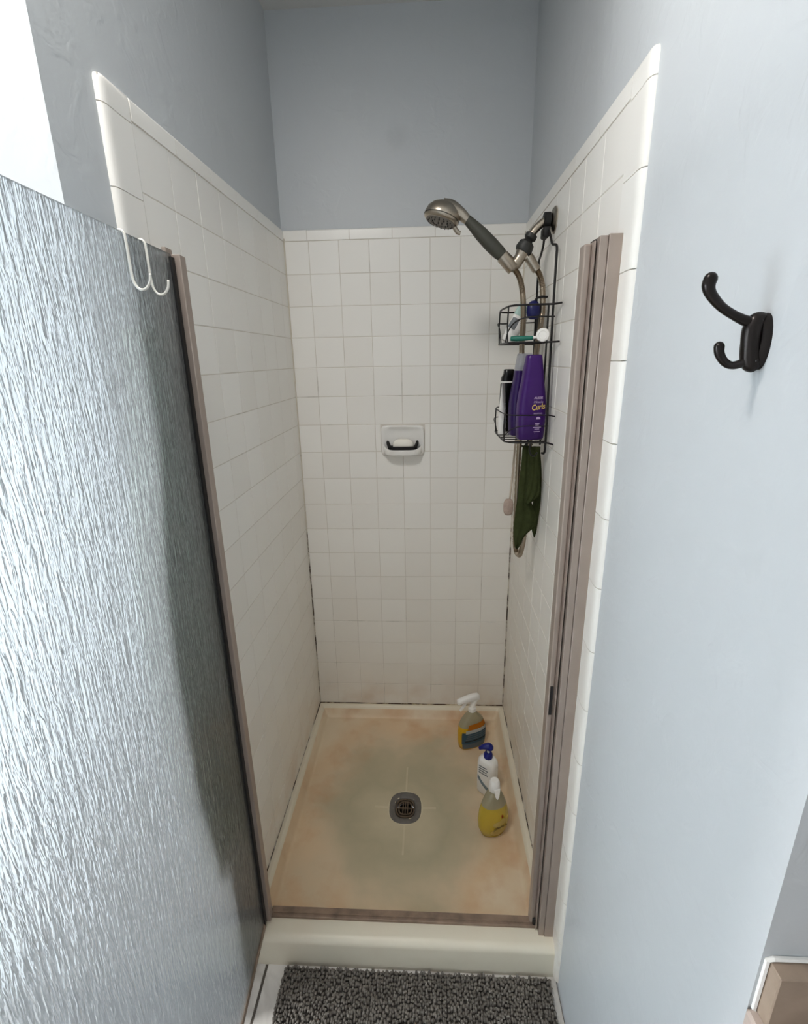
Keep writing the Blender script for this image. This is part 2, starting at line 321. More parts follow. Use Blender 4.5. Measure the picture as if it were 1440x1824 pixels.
def pane_mat():
    mt, nt, p = nodes('clear_window_glass'); L = nt.links; nt.nodes.remove(p); out = nt.nodes['Material Output']
    t = N(nt, 'ShaderNodeBsdfTransparent'); t.inputs[0].default_value = (0.96, 0.98, 1, 1); g = N(nt, 'ShaderNodeBsdfGlossy'); g.inputs['Roughness'].default_value = 0.02
    m1 = N(nt, 'ShaderNodeMixShader'); m1.inputs[0].default_value = 0.05; L.new(t.outputs[0], m1.inputs[1]); L.new(g.outputs[0], m1.inputs[2]); L.new(m1.outputs[0], out.inputs['Surface']); return mt
M_pane = pane_mat()

# ------------------------------------------------------------------ the room
def struct(name, bm, m, smooth=False): return tag(obj(name, bm, m, None, smooth), kind='structure')
RX, LX, BY = 2.2, -1.75, -3.4
wall_back = struct('wall_back', B(-0.13, W + 0.135, 0.008, 0.13, -0.25, CZ), M_paint_b)
wall_left = struct('wall_left', B(-0.13, -0.007, LC, 0.008, -0.25, CZ), M_paint)
wall_right = struct('wall_right', B(W + 0.007, W + 0.135, RC, 0.008, -0.25, CZ), M_paint)
struct('wall_front_left', B(LX, -0.13, LC, LC + 0.12, FZ - 0.1, CZ), M_paint)
struct('wall_front_right', B(W + 0.135, RX, RC, RC + 0.12, FZ - 0.1, CZ), M_paint)
struct('wall_far_right', B(RX, RX + 0.12, BY, RC + 0.12, FZ - 0.1, CZ), M_paint)
struct('wall_behind', B(LX - 0.12, RX + 0.12, BY - 0.12, BY, FZ - 0.1, CZ), M_paint)
bm = bmesh.new()
box(bm, LX - 0.12, LX, BY, WY0, FZ - 0.1, CZ); box(bm, LX - 0.12, LX, WY1, LC + 0.12, FZ - 0.1, CZ)
box(bm, LX - 0.12, LX, WY0, WY1, FZ - 0.1, WZ0); box(bm, LX - 0.12, LX, WY0, WY1, WZ1, CZ)
struct('wall_far_left', bm, M_paint)
struct('ceiling', B(LX - 0.12, RX + 0.12, BY - 0.12, 0.13, CZ, CZ + 0.1), M_ceil)
floor = struct('floor', B(LX - 0.12, RX + 0.12, BY - 0.12, -1.0, FZ - 0.1, FZ - 0.002), M_fgrout)
# window
win = tag(bpy.data.objects.new('window_1', None), kind='structure'); C.objects.link(win)
bm = bmesh.new(); fw = 0.05
for a in ((WY0, WY0 + fw, WZ0, WZ1), (WY1 - fw, WY1, WZ0, WZ1), (WY0 + fw, WY1 - fw, WZ0, WZ0 + fw), (WY0 + fw, WY1 - fw, WZ1 - fw, WZ1), ((WY0 + WY1) / 2 - 0.02, (WY0 + WY1) / 2 + 0.02, WZ0 + fw, WZ1 - fw)):
    box(bm, LX - 0.07, LX - 0.03, *a)
obj('window_frame', bm, M_frame, win)
for a, b in ((WY0 + fw, (WY0 + WY1) / 2 - 0.02), ((WY0 + WY1) / 2 + 0.02, WY1 - fw)):
    obj('window_pane', B(LX - 0.053, LX - 0.047, a, b, WZ0 + fw, WZ1 - fw), M_pane, win)
obj('window_sill', B(LX - 0.03, LX + 0.05, WY0 - 0.03, WY1 + 0.03, WZ0 - 0.03, WZ0, bev=0.004), M_frame, win)
lampt = thing('ceiling_lamp', 'round white flush ceiling lamp in front of the shower', 'ceiling lamp', (LAMP[0], LAMP[1], CZ))
M_frame2 = mat('white_lamp_rim', rgb(236, 236, 234), 0.4)
obj('rim', loft(bmesh.new(), [sup(0, 0, z, a, a, 2, 40) for z, a in ((0.001, 0.165), (-0.040, 0.165), (-0.040, 0.150), (-0.012, 0.146))], cap=False), M_frame2, lampt, True, 40)
obj('reflector', loft(bmesh.new(), [sup(0, 0, z, a, a, 2, 40) for z, a in ((-0.004, 0.15), (-0.012, 0.15))]), M_frame2, lampt)
# floor tiles
ft = 0.305; shared = {}
def slab(key, dx, dy, h, bev, m, nm):
    if key not in shared: shared[key] = mesh_of(B(-dx / 2, dx / 2, -dy / 2, dy / 2, -h, 0, bev=bev), nm); shared[key].materials.append(m)
    return shared[key]
for i in range(-6, 7):
    for j in range(0, 8):
        x0 = 0.060 + i * ft; y1 = -1.013 - j * ft; x1 = x0 + ft - 0.007; y0 = y1 - ft + 0.007
        if y1 > LC and x1 < -0.006: continue
        X0, X1, Y0, Y1 = max(x0, LX), min(x1, RX), max(y0, BY), y1
        if Y0 > RC and X1 > W + 0.006: X1 = min(X1, W + 0.006)
        elif X1 > W + 0.006 and Y1 > RC and X0 > W: Y1 = min(Y1, RC - 0.001)
        elif X1 > W + 0.006 and Y1 > RC: X1 = W + 0.006
        if Y0 > LC and X0 < -0.006: X0 = -0.006
        elif X0 < -0.006 and Y1 > LC: X0 = max(X0, -0.006) if X1 > 0 else X0; Y1 = Y1 if X1 > 0 else LC - 0.001
        if X1 - X0 < 0.01 or Y1 - Y0 < 0.01: continue
        k = ('fl', round(X1 - X0, 3), round(Y1 - Y0, 3))
        link('tile', slab(k, X1 - X0, Y1 - Y0, 0.008, 0.0015, M_floor, 'floor_tile'), None, floor, ((X0 + X1) / 2, (Y0 + Y1) / 2, FZ + 0.0))

# ------------------------------------------------------------------ wall tiles, each a piece of its own
def bed(wall, x0, x1, y0, y1, z0, z1): return obj('grout_bed', B(x0, x1, y0, y1, z0, z1), M_grout, wall)
ZT = TOP + TRIM
bed(wall_back, -0.004, W + 0.004, 0.0012, 0.0085, -0.05, ZT - 0.003)
bed(wall_left, -0.0075, -0.0012, -1.04, 0.004, -0.05, ZT - 0.003)
bed(wall_right, W + 0.0012, W + 0.0075, -1.032, 0.004, -0.05, ZT - 0.003)
def tile_mesh(a, h):
    k = ('t', round(a, 4), round(h, 4))
    if k not in shared:
        bm = B(-a / 2, a / 2, -0.0045, 0, -h / 2, h / 2)     # local: front faces -y at y = -0.0045... shifted below
        es = [e for e in bm.edges if all(abs(v.co.y + 0.0045) < 1e-6 for v in e.verts)]
        bmesh.ops.bevel(bm, geom=es, offset=0.0012, segments=2, affect='EDGES', profile=0.6)
        me = mesh_of(bm, 'tile'); me.materials.append(M_tile); shared[k] = me
    return shared[k]
rt = random.Random(3)
def put(wall, c, a, h, rz):
    """c: centre on the tile face plane; rz turns local -y to the room side"""
    j = (rt.uniform(-1, 1) * 0.0013, rt.uniform(-1, 1) * 0.0015, rz + rt.uniform(-1, 1) * 0.0013)
    d = Matrix.Rotation(rz, 3, 'Z') @ Vector((0, 0.0045 + rt.uniform(0, 0.0003), 0))
    link('tile', tile_mesh(a, h), None, wall, Vector(c) + d, j)
rows = [(-0.03 if k == 0 else k * T, (k + 1) * T) for k in range(18)]
xj = [0.0] + [0.82 * T + k * T for k in range(7)] + [W]
DISHX, DISHZ = (0.330, 0.505), (1.188, 1.312)
for z0, z1 in rows:
    for a, b in zip(xj, xj[1:]):
        A0, A1, Z0, Z1 = a + GR / 2, b - GR / 2, z0 + GR / 2, z1 - GR / 2
        if Z0 < DISHZ[1] - 0.02 and Z1 > DISHZ[0] + 0.02:      # tiles cut around the soap dish
            if A0 >= DISHX[0] - 0.002 and A1 <= DISHX[1] + 0.002: continue
            if A0 < DISHX[0] < A1: A1 = DISHX[0] - 0.001
            if A0 < DISHX[1] < A1: A0 = DISHX[1] + 0.001
            if A1 - A0 < 0.006: continue
        put(wall_back, ((A0 + A1) / 2, 0, (Z0 + Z1) / 2), A1 - A0, Z1 - Z0, 0)
yj = [0.0, -0.08] + [-0.205 - 0.125 * k for k in range(7)]     # ... -0.955
for z0, z1 in rows:
    for a, b in zip(yj, yj[1:]):
        h = z1 - z0 - GR; l = a - b - GR; zc = (z0 + z1) / 2; yc = (a + b) / 2
        put(wall_left, (0, yc, zc), l, h, math.pi / 2)
        put(wall_right, (W, yc, zc), l, h, -math.pi / 2)
# top trim, 6 inch pieces with a rounded upper edge
def trim_mesh(a, h, side='top'):
    k = ('trim', round(a, 4), round(h, 4), side)
    if k not in shared:
        bm = B(-a / 2, a / 2, -0.0055, 0, -h / 2, h / 2)
        if side == 'top': es = [e for e in bm.edges if all(v.co.y < -0.005 and v.co.z > 0 for v in e.verts)]; w_ = 0.0052
        elif side == 'R': es = [e for e in bm.edges if all(v.co.y < -0.005 and v.co.x > 0 for v in e.verts)]; w_ = 0.0052
        else: es = [e for e in bm.edges if all(v.co.y < -0.005 and v.co.x < 0 for v in e.verts)]; w_ = 0.0052
        bmesh.ops.bevel(bm, geom=es, offset=w_, segments=5, affect='EDGES', profile=0.5)
        me = mesh_of(bm, 'trim_tile', True, 40); me.materials.append(M_tile); shared[k] = me
    return shared[k]
def put_trim(wall, c, a, h, rz, side='top'):
    d = Matrix.Rotation(rz, 3, 'Z') @ Vector((0, 0.0045, 0))
    link('trim_tile', trim_mesh(a, h, side), None, wall, Vector(c) + d, (rt.uniform(-1, 1) * 0.002, 0, rz))
def cuts(lo, hi, first, step):
    p = [lo]; x = first
    while x < hi - 0.012: p.append(x); x += step
    return p + [hi]
for a, b in zip(*(lambda L: (L, L[1:]))(cuts(0.0, W, 0.086, 0.1535))):
    put_trim(wall_back, ((a + b) / 2, 0, TOP + TRIM / 2), b - a - GR, TRIM - GR, 0)
for a, b in zip(*(lambda L: (L, L[1:]))(cuts(0.0, 0.955, 0.10, 0.1725))):
    put_trim(wall_left, (0, -(a + b) / 2, TOP + TRIM / 2), b - a - GR, TRIM - GR, math.pi / 2)
    put_trim(wall_right, (W, -(a + b) / 2, TOP + TRIM / 2), b - a - GR, TRIM - GR, -math.pi / 2)
# the vertical rounded trim at the front of each side wall
def bull_mesh(h, mirror, corner):
    k = ('bull', round(h, 4), mirror, corner)
    if k not in shared:
        w_ = 0.088
        prof = [(-w_ / 2, 0.0), (-w_ / 2, -0.0045), (-w_ / 2 + 0.001, -0.0055), (0.006, -0.0058), (0.018, -0.0066), (0.028, -0.0066), (0.036, -0.0054), (0.0405, -0.003), (0.043, 0.0005), (0.044, 0.0045), (0.044, 0.006)]
        sg = -1 if mirror else 1
        bm = bmesh.new()
        zs = [(-h / 2, 1.0), (h / 2 - (0.012 if corner else 0.0008), 1.0)] + ([(h / 2 - 0.006, 0.93), (h / 2 - 0.002, 0.8), (h / 2, 0.6)] if corner else [(h / 2, 0.995)])
        R = []
        for z, s in zs:
            R.append([bm.verts.new((sg * (x if x < 0 else x * (0.55 + 0.45 * s)), y * (s if y < 0 else 1), z)) for x, y in prof] )
        n = len(prof)
        for a, b in zip(R, R[1:]):
            for i in range(n - 1): bm.faces.new((a[i], a[i + 1], b[i + 1], b[i]))
            bm.faces.new((a[n - 1], a[0], b[0], b[n - 1]))
        bm.faces.new(R[0][::-1]); bm.faces.new(R[-1])
        me = mesh_of(bm, 'bullnose_tile', True, 40); me.materials.append(M_tile); shared[k] = me
    return shared[k]
zj = [ZT, 1.966, 1.846]
while zj[-1] > 0.05: zj.append(zj[-1] - 0.1475)
zj[-1] = -0.085 if zj[-1] < -0.085 else zj[-1]
for n_, (a, b) in enumerate(zip(zj, zj[1:])):
    h = a - b - 0.0018; zc = (a + b) / 2
    link('bullnose_tile', bull_mesh(h, True, n_ == 0), None, wall_left, (-0.0045, -1.001, zc), (0, rt.uniform(-1, 1) * 0.001, math.pi / 2))
    link('bullnose_tile', bull_mesh(h, False, n_ == 0), None, wall_right, (W + 0.0045, -0.999, zc), (0, rt.uniform(-1, 1) * 0.001, -math.pi / 2))
# caulk in the corners and along the pan
def caulk(name, pts, r, m, wall): return obj(name, TB(pts, r, 6), m, wall, True)
caulk('corner_caulk', [(0.001, -0.0005, z * 0.05 - 0.02) for z in range(41)], 0.0034, M_caulk, wall_back)
caulk('corner_caulk', [(W - 0.001, -0.0005, z * 0.05 - 0.02) for z in range(41)], 0.0036, M_caulk, wall_back)
caulk('pan_caulk', [(0.002 + (W - 0.004) * i / 40, -0.001, 0.0005 * math.sin(i)) for i in range(41)], 0.0035, M_caulk_low, wall_back)
caulk('pan_caulk', [(0.0005, -0.001 - 0.93 * i / 40, 0.0) for i in range(41)], 0.0028, M_caulk, wall_left)
caulk('pan_caulk', [(W - 0.0005, -0.001 - 0.93 * i / 40, 0.0) for i in range(41)], 0.0028, M_caulk, wall_right)

# ------------------------------------------------------------------ shower pan with curb and drain
pan = thing('shower_pan', 'stained cream moulded shower pan with low front curb', 'shower pan', (0.43, -0.517, -0.06))
DX, DY = 0.43, -0.517
def sst(a, b, x): t = min(1, max(0, (x - a) / (b - a))); return t * t * (3 - 2 * t)
def pan_z(x, y):
    d = min(x, W - x, -y)                                   # distance to the three walled sides
    fl = -0.046 - 0.012 * max(0, 1 - math.hypot(x - DX, y - DY) / 0.45)
    z = fl + (0.0 - fl) * (1 - sst(0.012, 0.05, d))
    if d < 0.05: z = max(z, fl)
    e = sst(-0.895, -0.938, y)
    z = z + (0.018 - z) * e
    if y < -1.0: z = 0.018 - (1 - math.sqrt(max(0, 1 - ((-1.0 - y) / 0.02) ** 2))) * 0.02
    return z
bm = bmesh.new()
xs = sorted(set([0.0 + i * W / 64 for i in range(65)] + [0.006, 0.012, 0.02, 0.028, 0.036, 0.044, 0.05] + [W - v for v in (0.006, 0.012, 0.02, 0.028, 0.036, 0.044, 0.05)]))
ys = sorted(set([-i * 0.016 for i in range(56)] + [-0.006, -0.012, -0.02, -0.028, -0.036, -0.044, -0.05] + [-0.885 - 0.006 * i for i in range(11)] + [-0.96, -0.98, -1.0, -1.006, -1.012, -1.016, -1.019, -1.02]), reverse=True)
G = [[bm.verts.new((x, y, pan_z(x, y))) for x in xs] for y in ys]
G.append([bm.verts.new((x, -1.02, FZ + 0.02)) for x in xs]); G.append([bm.verts.new((x, -1.018, FZ - 0.004)) for x in xs])
for a, b in zip(G, G[1:]):
    for i in range(len(xs) - 1):
        c = sum((v.co for v in (a[i], b[i], b[i + 1], a[i + 1])), Vector()) / 4
        if math.hypot((c.x - DX) / 0.050, (c.y - DY) / 0.057) < 1 and c.z < -0.05: continue
        bm.faces.new((a[i], b[i], b[i + 1], a[i + 1]))
me = mesh_of(bm, 'basin', True, 60)
if sum(f.normal.z for f in me.polygons) < 0: me.flip_normals()
b_ = link('basin', me, M_pan, pan); b_.matrix_parent_inverse = Matrix.Translation(-Vector(pan.location))
def par(o, p): o.parent = p; o.matrix_parent_inverse = Matrix.Translation(-Vector(p.location)); return o
def ringloft(prof, n, k=32): return loft(bmesh.new(), [sup(0, 0, z, a, a * 1.14, n, k) for z, a in prof], cap=False)
dr = link('drain', mesh_of(ringloft([(-0.006, 0.061), (0.002, 0.060), (0.0032, 0.058), (0.0026, 0.050), (-0.0005, 0.040), (-0.004, 0.0365), (-0.03, 0.036)], 2.7), 'drain', True, 50), M_drain, pan); dr.location = (0, 0, 0.003)
bm = ringloft([(-0.006, 0.0355), (-0.001, 0.0355), (-0.001, 0.0305), (-0.006, 0.0305), (-0.006, 0.0355)], 2.8)
g1 = link('grate_ring', mesh_of(bm, 'grate_ring'), M_drain_d, dr)
bm = ringloft([(-0.006, 0.0265), (-0.001, 0.0265), (-0.001, 0.0215), (-0.006, 0.0215), (-0.006, 0.0265)], 2.8)
link('grate_ring', mesh_of(bm, 'grate_ring'), M_drain_d, dr)
for x in (-0.0085, 0.0, 0.0085):
    link('grate_bar', mesh_of(B(x - 0.0022, x + 0.0022, -0.025, 0.025, -0.006, -0.001, bev=0.0006), 'grate_bar'), M_drain_d, dr)
link('grate_bar', mesh_of(B(-0.031, 0.031, -0.0022, 0.0022, -0.0055, -0.0014), 'grate_bar'), M_drain_d, dr)
link('drain_well', mesh_of(loft(bmesh.new(), [sup(0, 0, -0.032, 0.037, 0.042), sup(0, 0, -0.028, 0.037, 0.042)]), 'drain_well'), M_hole, dr)

# ------------------------------------------------------------------ enclosure frame and door
fr = thing('shower_door_frame', 'taupe metal door frame fixed around the shower opening', 'door frame', (0.43, -0.96, 0.018))
def fpart(nm, bm, m, **k): return par(obj(nm, bm, m, None, **k), fr)
JZ = 1.762
fpart('strike_channel', B(0.8405, W, -0.986, -0.932, 0.016, JZ + 0.002, bev=0.0012), M_taupe)
fpart('strike_jamb', B(0.8255, 0.8400, -0.983, -0.934, 0.016, JZ, bev=0.0010), M_taupe)
fpart('jamb_groove', B(0.8225, 0.8260, -0.962, -0.936, 0.02, JZ - 0.002), M_black)
fpart('jamb_lip', B(0.8195, 0.8225, -0.970, -0.934, 0.018, JZ - 0.006), M_taupe)
sm = fpart('magnet_strip', B(0.8055, 0.8195, -0.958, -0.930, 0.018, JZ - 0.008, bev=0.003, seg=2), M_taupe)
fpart('latch_slot', B(0.8095, 0.8165, -0.9592, -0.9570, 0.735, 0.815), M_black)
fpart('hinge_channel', B(0.0, 0.040, -0.982, -0.935, 0.016, 1.752, bev=0.0012), M_taupe)
fpart('sill_track', B(0.060, 0.826, -0.966, -0.938, 0.016, 0.027, bev=0.0015), M_taupe_d)
fpart('sill_rib', B(0.069, 0.455, -0.9585, -0.9555, 0.026, 0.031), M_taupe_d)
fpart('sill_rib', B(0.457, 0.840, -0.9585, -0.9555, 0.026, 0.031), M_taupe_d)
fpart('corner_block', B(0.812, 0.828, -0.964, -0.944, 0.02, 0.05, bev=0.003), M_black)

door = thing('shower_door', 'frameless obscure rain glass shower door swung open', 'shower door', (0.050, -0.984, 0.03))
ang = math.atan2(-1.0, 0.07)            # direction of the open leaf
door.rotation_euler = (0, 0, ang)
def dpart(nm, bm, m, **k): return obj(nm, bm, m, door, **k)
# local x runs along the leaf away from the hinge, local +y is the face towards the shower opening
DL = 0.74
gp = dpart('glass_pane', B(0.004, DL, -0.003, 0.003, 0.004, 1.722, bev=0.0008), M_glass)
dpart('hinge_stile', B(-0.026, 0.001, -0.004, 0.017, 0.0, 1.722, bev=0.0012), M_taupe)
dpart('hinge_gasket', B(0.0012, 0.015, 0.0028, 0.0068, 0.004, 1.716), M_black)
dpart('top_bracket', B(-0.012, 0.016, -0.009, -0.001, 1.706, 1.732, bev=0.001), M_taupe)
dpart('bottom_sweep', B(0.006, DL, -0.005, 0.0055, -0.008, 0.010, bev=0.001), M_taupe_d)

# ------------------------------------------------------------------ wire hooks over the glass edge
gx = lambda y: 0.050 + 0.07 * (-0.984 - y)
def s_hook(y, label):
    x = gx(y); zt = 1.752
    t = thing('wire_hook', label, 'hook', (x, y, zt - 0.0042), group='wire hooks on the glass door')
    pts = [(-0.010, 0, -0.014), (-0.0095, 0, -0.004), (-0.005, 0, 0.0045), (0.001, 0, 0.0058), (0.0060, 0, 0.001), (0.0068, 0, -0.010), (0.0070, 0, -0.022), (0.0072, 0, -0.05), (0.009, 0, -0.066), (0.016, 0, -0.076), (0.026, 0, -0.076), (0.034, 0, -0.067), (0.0365, 0, -0.055)]
    obj('wire', TB(pts, 0.0021, 8, 5), M_hook, t, True)
    return t
s_hook(-1.160, 'white wire hook over the glass edge, farther from the metal stile')
s_hook(-1.096, 'white wire hook over the glass edge, nearer to the metal stile')

# ------------------------------------------------------------------ towel hanging between left wall and open door
tp = thing('towel_peg', 'small round metal peg on left wall holding the pale towel', 'hook', (-0.007, -1.085, 1.606))
obj('peg', lathe([(0, 0.012), (0.004, 0.012), (0.005, 0.006), (0.026, 0.006), (0.028, 0.010), (0.034, 0.011), (0.038, 0.008), (0.039, 0.001)], (0, 0, 0), (1, 0, 0)), M_nickel, tp, True, 40)
bm = bmesh.new(); secs = []
for i in range(34):
    t = i / 33; z = 1.618 - 1.16 * t; wd = 0.042 + 0.075 * sst(0, 0.5, t) - 0.035 * sst(0.75, 1, t); yc = -1.094 - 0.03 * sst(0, 0.6, t)
    if z < 1.0: wd *= 1.0
    ring = []
    for k in range(40):
        a = 2 * math.pi * k / 40; c, s = math.cos(a), math.sin(a)
        y = yc + wd * math.copysign(abs(c) ** 0.75, c)
        fold = 0.004 * math.sin(5 * c * 2.2 + 3 * t + 1.0) * min(1, t * 4)
        x = 0.017 + (0.0125 + 0.003 * t) * math.copysign(abs(s) ** 0.6, s) * (0.55 + 0.45 * min(1, 0.35 + t * 3)) + fold * (1 if s > 0 else 0.3)
        ring.append((max(x, -0.004), y, z - 0.05 * t * (c * 0.7 + 0.25 * math.sin(6 * c))))
    secs.append(ring)
loft(bm, secs)
tag(obj('towel', bm, M_sage, None, True), 'pale sage towel hanging behind the open glass door', 'towel')

# ------------------------------------------------------------------ coat hook on the right wall
hk = thing('coat_hook', 'dark bronze double coat hook screwed to the pale right wall', 'coat hook', (W + 0.007, -1.412, 1.572))
def hp(x, z, y=0.0): return (x - (W + 0.007), y, z - 1.572)
bm = loft(bmesh.new(), [[(0.001, p[0], p[1]) for p in [(c[0] * 0.0125, c[1] * 0.028) for c in [(math.cos(a), math.sin(a)) for a in [2 * math.pi * k / 24 for k in range(24)]]]],
     [(-0.004, p[0], p[1]) for p in [(c[0] * 0.0125, c[1] * 0.028) for c in [(math.cos(a), math.sin(a)) for a in [2 * math.pi * k / 24 for k in range(24)]]]],
     [(-0.008, p[0], p[1]) for p in [(c[0] * 0.0095, c[1] * 0.024) for c in [(math.cos(a), math.sin(a)) for a in [2 * math.pi * k / 24 for k in range(24)]]]]])
obj('base_plate', bm, M_bronze, hk, True, 50)
obj('stem', TB([hp(0.868, 1.596), hp(0.861, 1.593), hp(0.858, 1.584), hp(0.8585, 1.572), hp(0.860, 1.560), hp(0.863, 1.551), hp(0.868, 1.547)], [0.005, 0.0085, 0.0095, 0.0092, 0.0095, 0.0095, 0.007], 14, 5), M_bronze, hk, True)
obj('upper_arm', tube(bmesh.new(), *rounded([hp(0.864, 1.590), hp(0.852, 1.592), hp(0.838, 1.598), hp(0.823, 1.607), hp(0.811, 1.619), hp(0.8075, 1.627), hp(0.8085, 1.633)], [0.0068, 0.0055, 0.0046, 0.0046, 0.0054, 0.0064, 0.0066]), 14), M_bronze, hk, True)
obj('lower_arm', tube(bmesh.new(), *rounded([hp(0.860, 1.556), hp(0.853, 1.551), hp(0.843, 1.549), hp(0.835, 1.553), hp(0.829, 1.561), hp(0.8275, 1.568)], [0.006, 0.0046, 0.004, 0.0042, 0.0048, 0.0052]), 14), M_bronze, hk, True)
obj('screw', lathe([(0, 0.004), (0.002, 0.004), (0.003, 0.002)], (-0.008, -0.006, -0.018), (-1, 0, 0), 12), M_bronze, hk, True, 40)

# ------------------------------------------------------------------ soap dish, insert and soap on the back wall
sd = thing('soap_dish', 'white ceramic soap dish set into the back wall tiles', 'soap dish', (0.4175, 0.0, 1.188))
hw = 0.086; hh = 0.122
def rr_(a, b, cz, y, n=5, k=40): return [(p[0], y, p[1] + cz) for p in [(q[0], q[1]) for q in sup(0, 0, 0, a, b, n, k)]]
bm = loft(bmesh.new(), [rr_(hw, hh / 2, hh / 2, 0.006, 9), rr_(hw, hh / 2, hh / 2, -0.006, 9), rr_(hw - 0.003, hh / 2 - 0.003, hh / 2, -0.011, 8), rr_(hw - 0.008, hh / 2 - 0.006, hh / 2 + 0.001, -0.0118, 7), rr_(hw - 0.018, hh / 2 - 0.012, hh / 2 + 0.003, -0.0085, 5), rr_(hw - 0.034, hh / 2 - 0.026, hh / 2 + 0.004, -0.003, 4), rr_(hw - 0.055, hh / 2 - 0.040, hh / 2 + 0.004, -0.0008, 3)], cap=True)
obj('backplate', bm, M_cer, sd, True, 60)
# the tray lip that stands out from the plate
secs = []
for i in range(17):
    u = -1 + 2 * i / 16; x = u * (hw - 0.006)
    out = 0.046 * (1 - abs(u) ** 5) + 0.004
    zt = 0.030 + 0.022 * abs(u) ** 6; zb = 0.004 + 0.004 * abs(u) ** 4
    secs.append([(x, -0.004, zb), (x, -out, zb + 0.006), (x, -out - 0.002, zt - 0.004), (x, -out + 0.002, zt), (x, -out + 0.008, zt - 0.003), (x, -out + 0.011, zb + 0.013), (x, -0.004, zb + 0.013)])
obj('tray', loft(bmesh.new(), secs), M_cer, sd, True, 50)
ins = thing('soap_saver', 'black rubber soap saver lying in the ceramic dish', 'soap saver', (0.4175, -0.0215, 1.2048)); ins.scale = (1, 1, 1.35)
bm = loft(bmesh.new(), [sup(0, 0, z, a, b, 3, 32) for z, a, b in ((0, 0.054, 0.015), (0.012, 0.058, 0.017), (0.019, 0.058, 0.017), (0.019, 0.053, 0.013), (0.012, 0.05, 0.012))])
obj('insert', bm, M_black, ins, True, 50)
for s in (-1, 1): obj('end_lip', TB([(s * 0.050, -0.012, 0.014), (s * 0.057, -0.008, 0.027), (s * 0.058, 0.004, 0.029), (s * 0.052, 0.010, 0.016)], 0.0058, 8, 4), M_black, ins, True)
bm = loft(bmesh.new(), [sup(0, 0, z, a, b, 2.4, 32) for z, a, b in ((0.0, 0.033, 0.010), (0.006, 0.040, 0.0125), (0.014, 0.040, 0.0125), (0.022, 0.035, 0.011), (0.027, 0.027, 0.008), (0.029, 0.015, 0.004))])
sp = obj('soap_bar', bm, M_soap, None, True); sp.scale = (1.05, 1.05, 1.3); sp.location = (0.421, -0.0220, 1.2208); tag(sp, 'small white soap bar resting on black soap saver', 'soap')

# ------------------------------------------------------------------ shower arm, hand shower, hose
YS = -0.44
def q(x, z, y=YS): return (x, y, z)
arm = thing('shower_fixture', 'brushed nickel shower arm with wall flange and diverter bracket', 'shower arm', (W, YS, 1.912))
def ap(nm, bm, m, **k): return par(obj(nm, bm, m, None, True, 40), arm)
ap('flange', lathe([(0, 0.033), (0.003, 0.033), (0.008, 0.027), (0.011, 0.014), (0.012, 0.011)], (W, YS, 1.912), (-1, 0, 0), 28), M_nickel)
ap('pipe', TB([q(W, 1.912), q(0.85, 1.912), q(0.835, 1.908), q(0.815, 1.892), q(0.800, 1.872)], 0.0105, 14, 5), M_nickel)
dv = (Vector(q(0.774, 1.822)) - Vector(q(0.803, 1.876))).normalized()
ap('lock_nut', lathe([(0, 0.012), (0.002, 0.0165), (0.013, 0.0165), (0.017, 0.012)], q(0.806, 1.880), dv, 10), M_dplast)
ap('swivel_nut', lathe([(0, 0.010), (0.004, 0.013), (0.01, 0.021), (0.026, 0.024), (0.034, 0.021), (0.036, 0.017)], q(0.7975, 1.866), dv, 14), M_dplast)
ap('diverter_body', TB([q(0.783, 1.838), q(0.775, 1.822), q(0.765, 1.808), q(0.757, 1.802)], [0.019, 0.0155, 0.0165, 0.015], 16, 4), M_nickel)
hd = (Vector(q(0.764, 1.790)) - Vector(q(0.627, 1.924))).normalized()
ap('cradle', lathe([(0, 0.0165), (0.001, 0.018), (0.046, 0.0195), (0.048, 0.018)], q(0.726, 1.828), hd, 20), M_nickel)
ap('hose_outlet', TB([q(0.778, 1.822), q(0.790, 1.824), q(0.800, 1.818)], [0.012, 0.0105, 0.011], 12, 3), M_nickel)

hs = thing('hand_shower', 'brushed nickel hand shower with dark rubber grip in its cradle', 'shower head', q(0.70, 1.85))
def hpz(nm, bm, m, ang=40): return par(obj(nm, bm, m, None, True, ang), hs)
hpz('grip', TB([q(0.628, 1.920), q(0.645, 1.905), q(0.668, 1.883), q(0.695, 1.857), q(0.718, 1.836), q(0.730, 1.826)], [0.0125, 0.0150, 0.0185, 0.0195, 0.018, 0.0145], 16, 4), M_grip)
hpz('ferrule', lathe([(0, 0.0125), (0.022, 0.0135), (0.026, 0.012)], q(0.722, 1.832), hd, 16), M_nickel)
fd = Vector((-0.28, -0.10, -0.95)).normalized()       # where the spray face points
fc = Vector(q(0.556, 1.916))
hpz('head', lathe([(0.0, 0.0415), (-0.004, 0.0475), (-0.016, 0.0485), (-0.030, 0.044), (-0.042, 0.033), (-0.050, 0.018), (-0.053, 0.002)], fc, fd, 32), M_nickel, 60)
hpz('neck', TB([q(0.566, 1.945), q(0.585, 1.945), q(0.605, 1.938), q(0.630, 1.918)], [0.028, 0.024, 0.0165, 0.0125], 18, 5), M_nickel)
hpz('spray_face', lathe([(-0.002, 0.041), (0.002, 0.040), (0.003, 0.028), (0.001, 0.026), (0.003, 0.012), (0.0032, 0.001)], fc, fd, 32), M_face, 40)
hpz('seam_ring', lathe([(-0.0105, 0.0486), (-0.0105, 0.0492), (-0.009, 0.0492), (-0.009, 0.0486)], fc, fd, 32), M_dplast)
u_ = fd.orthogonal().normalized(); v_ = fd.cross(u_)
bm = bmesh.new()
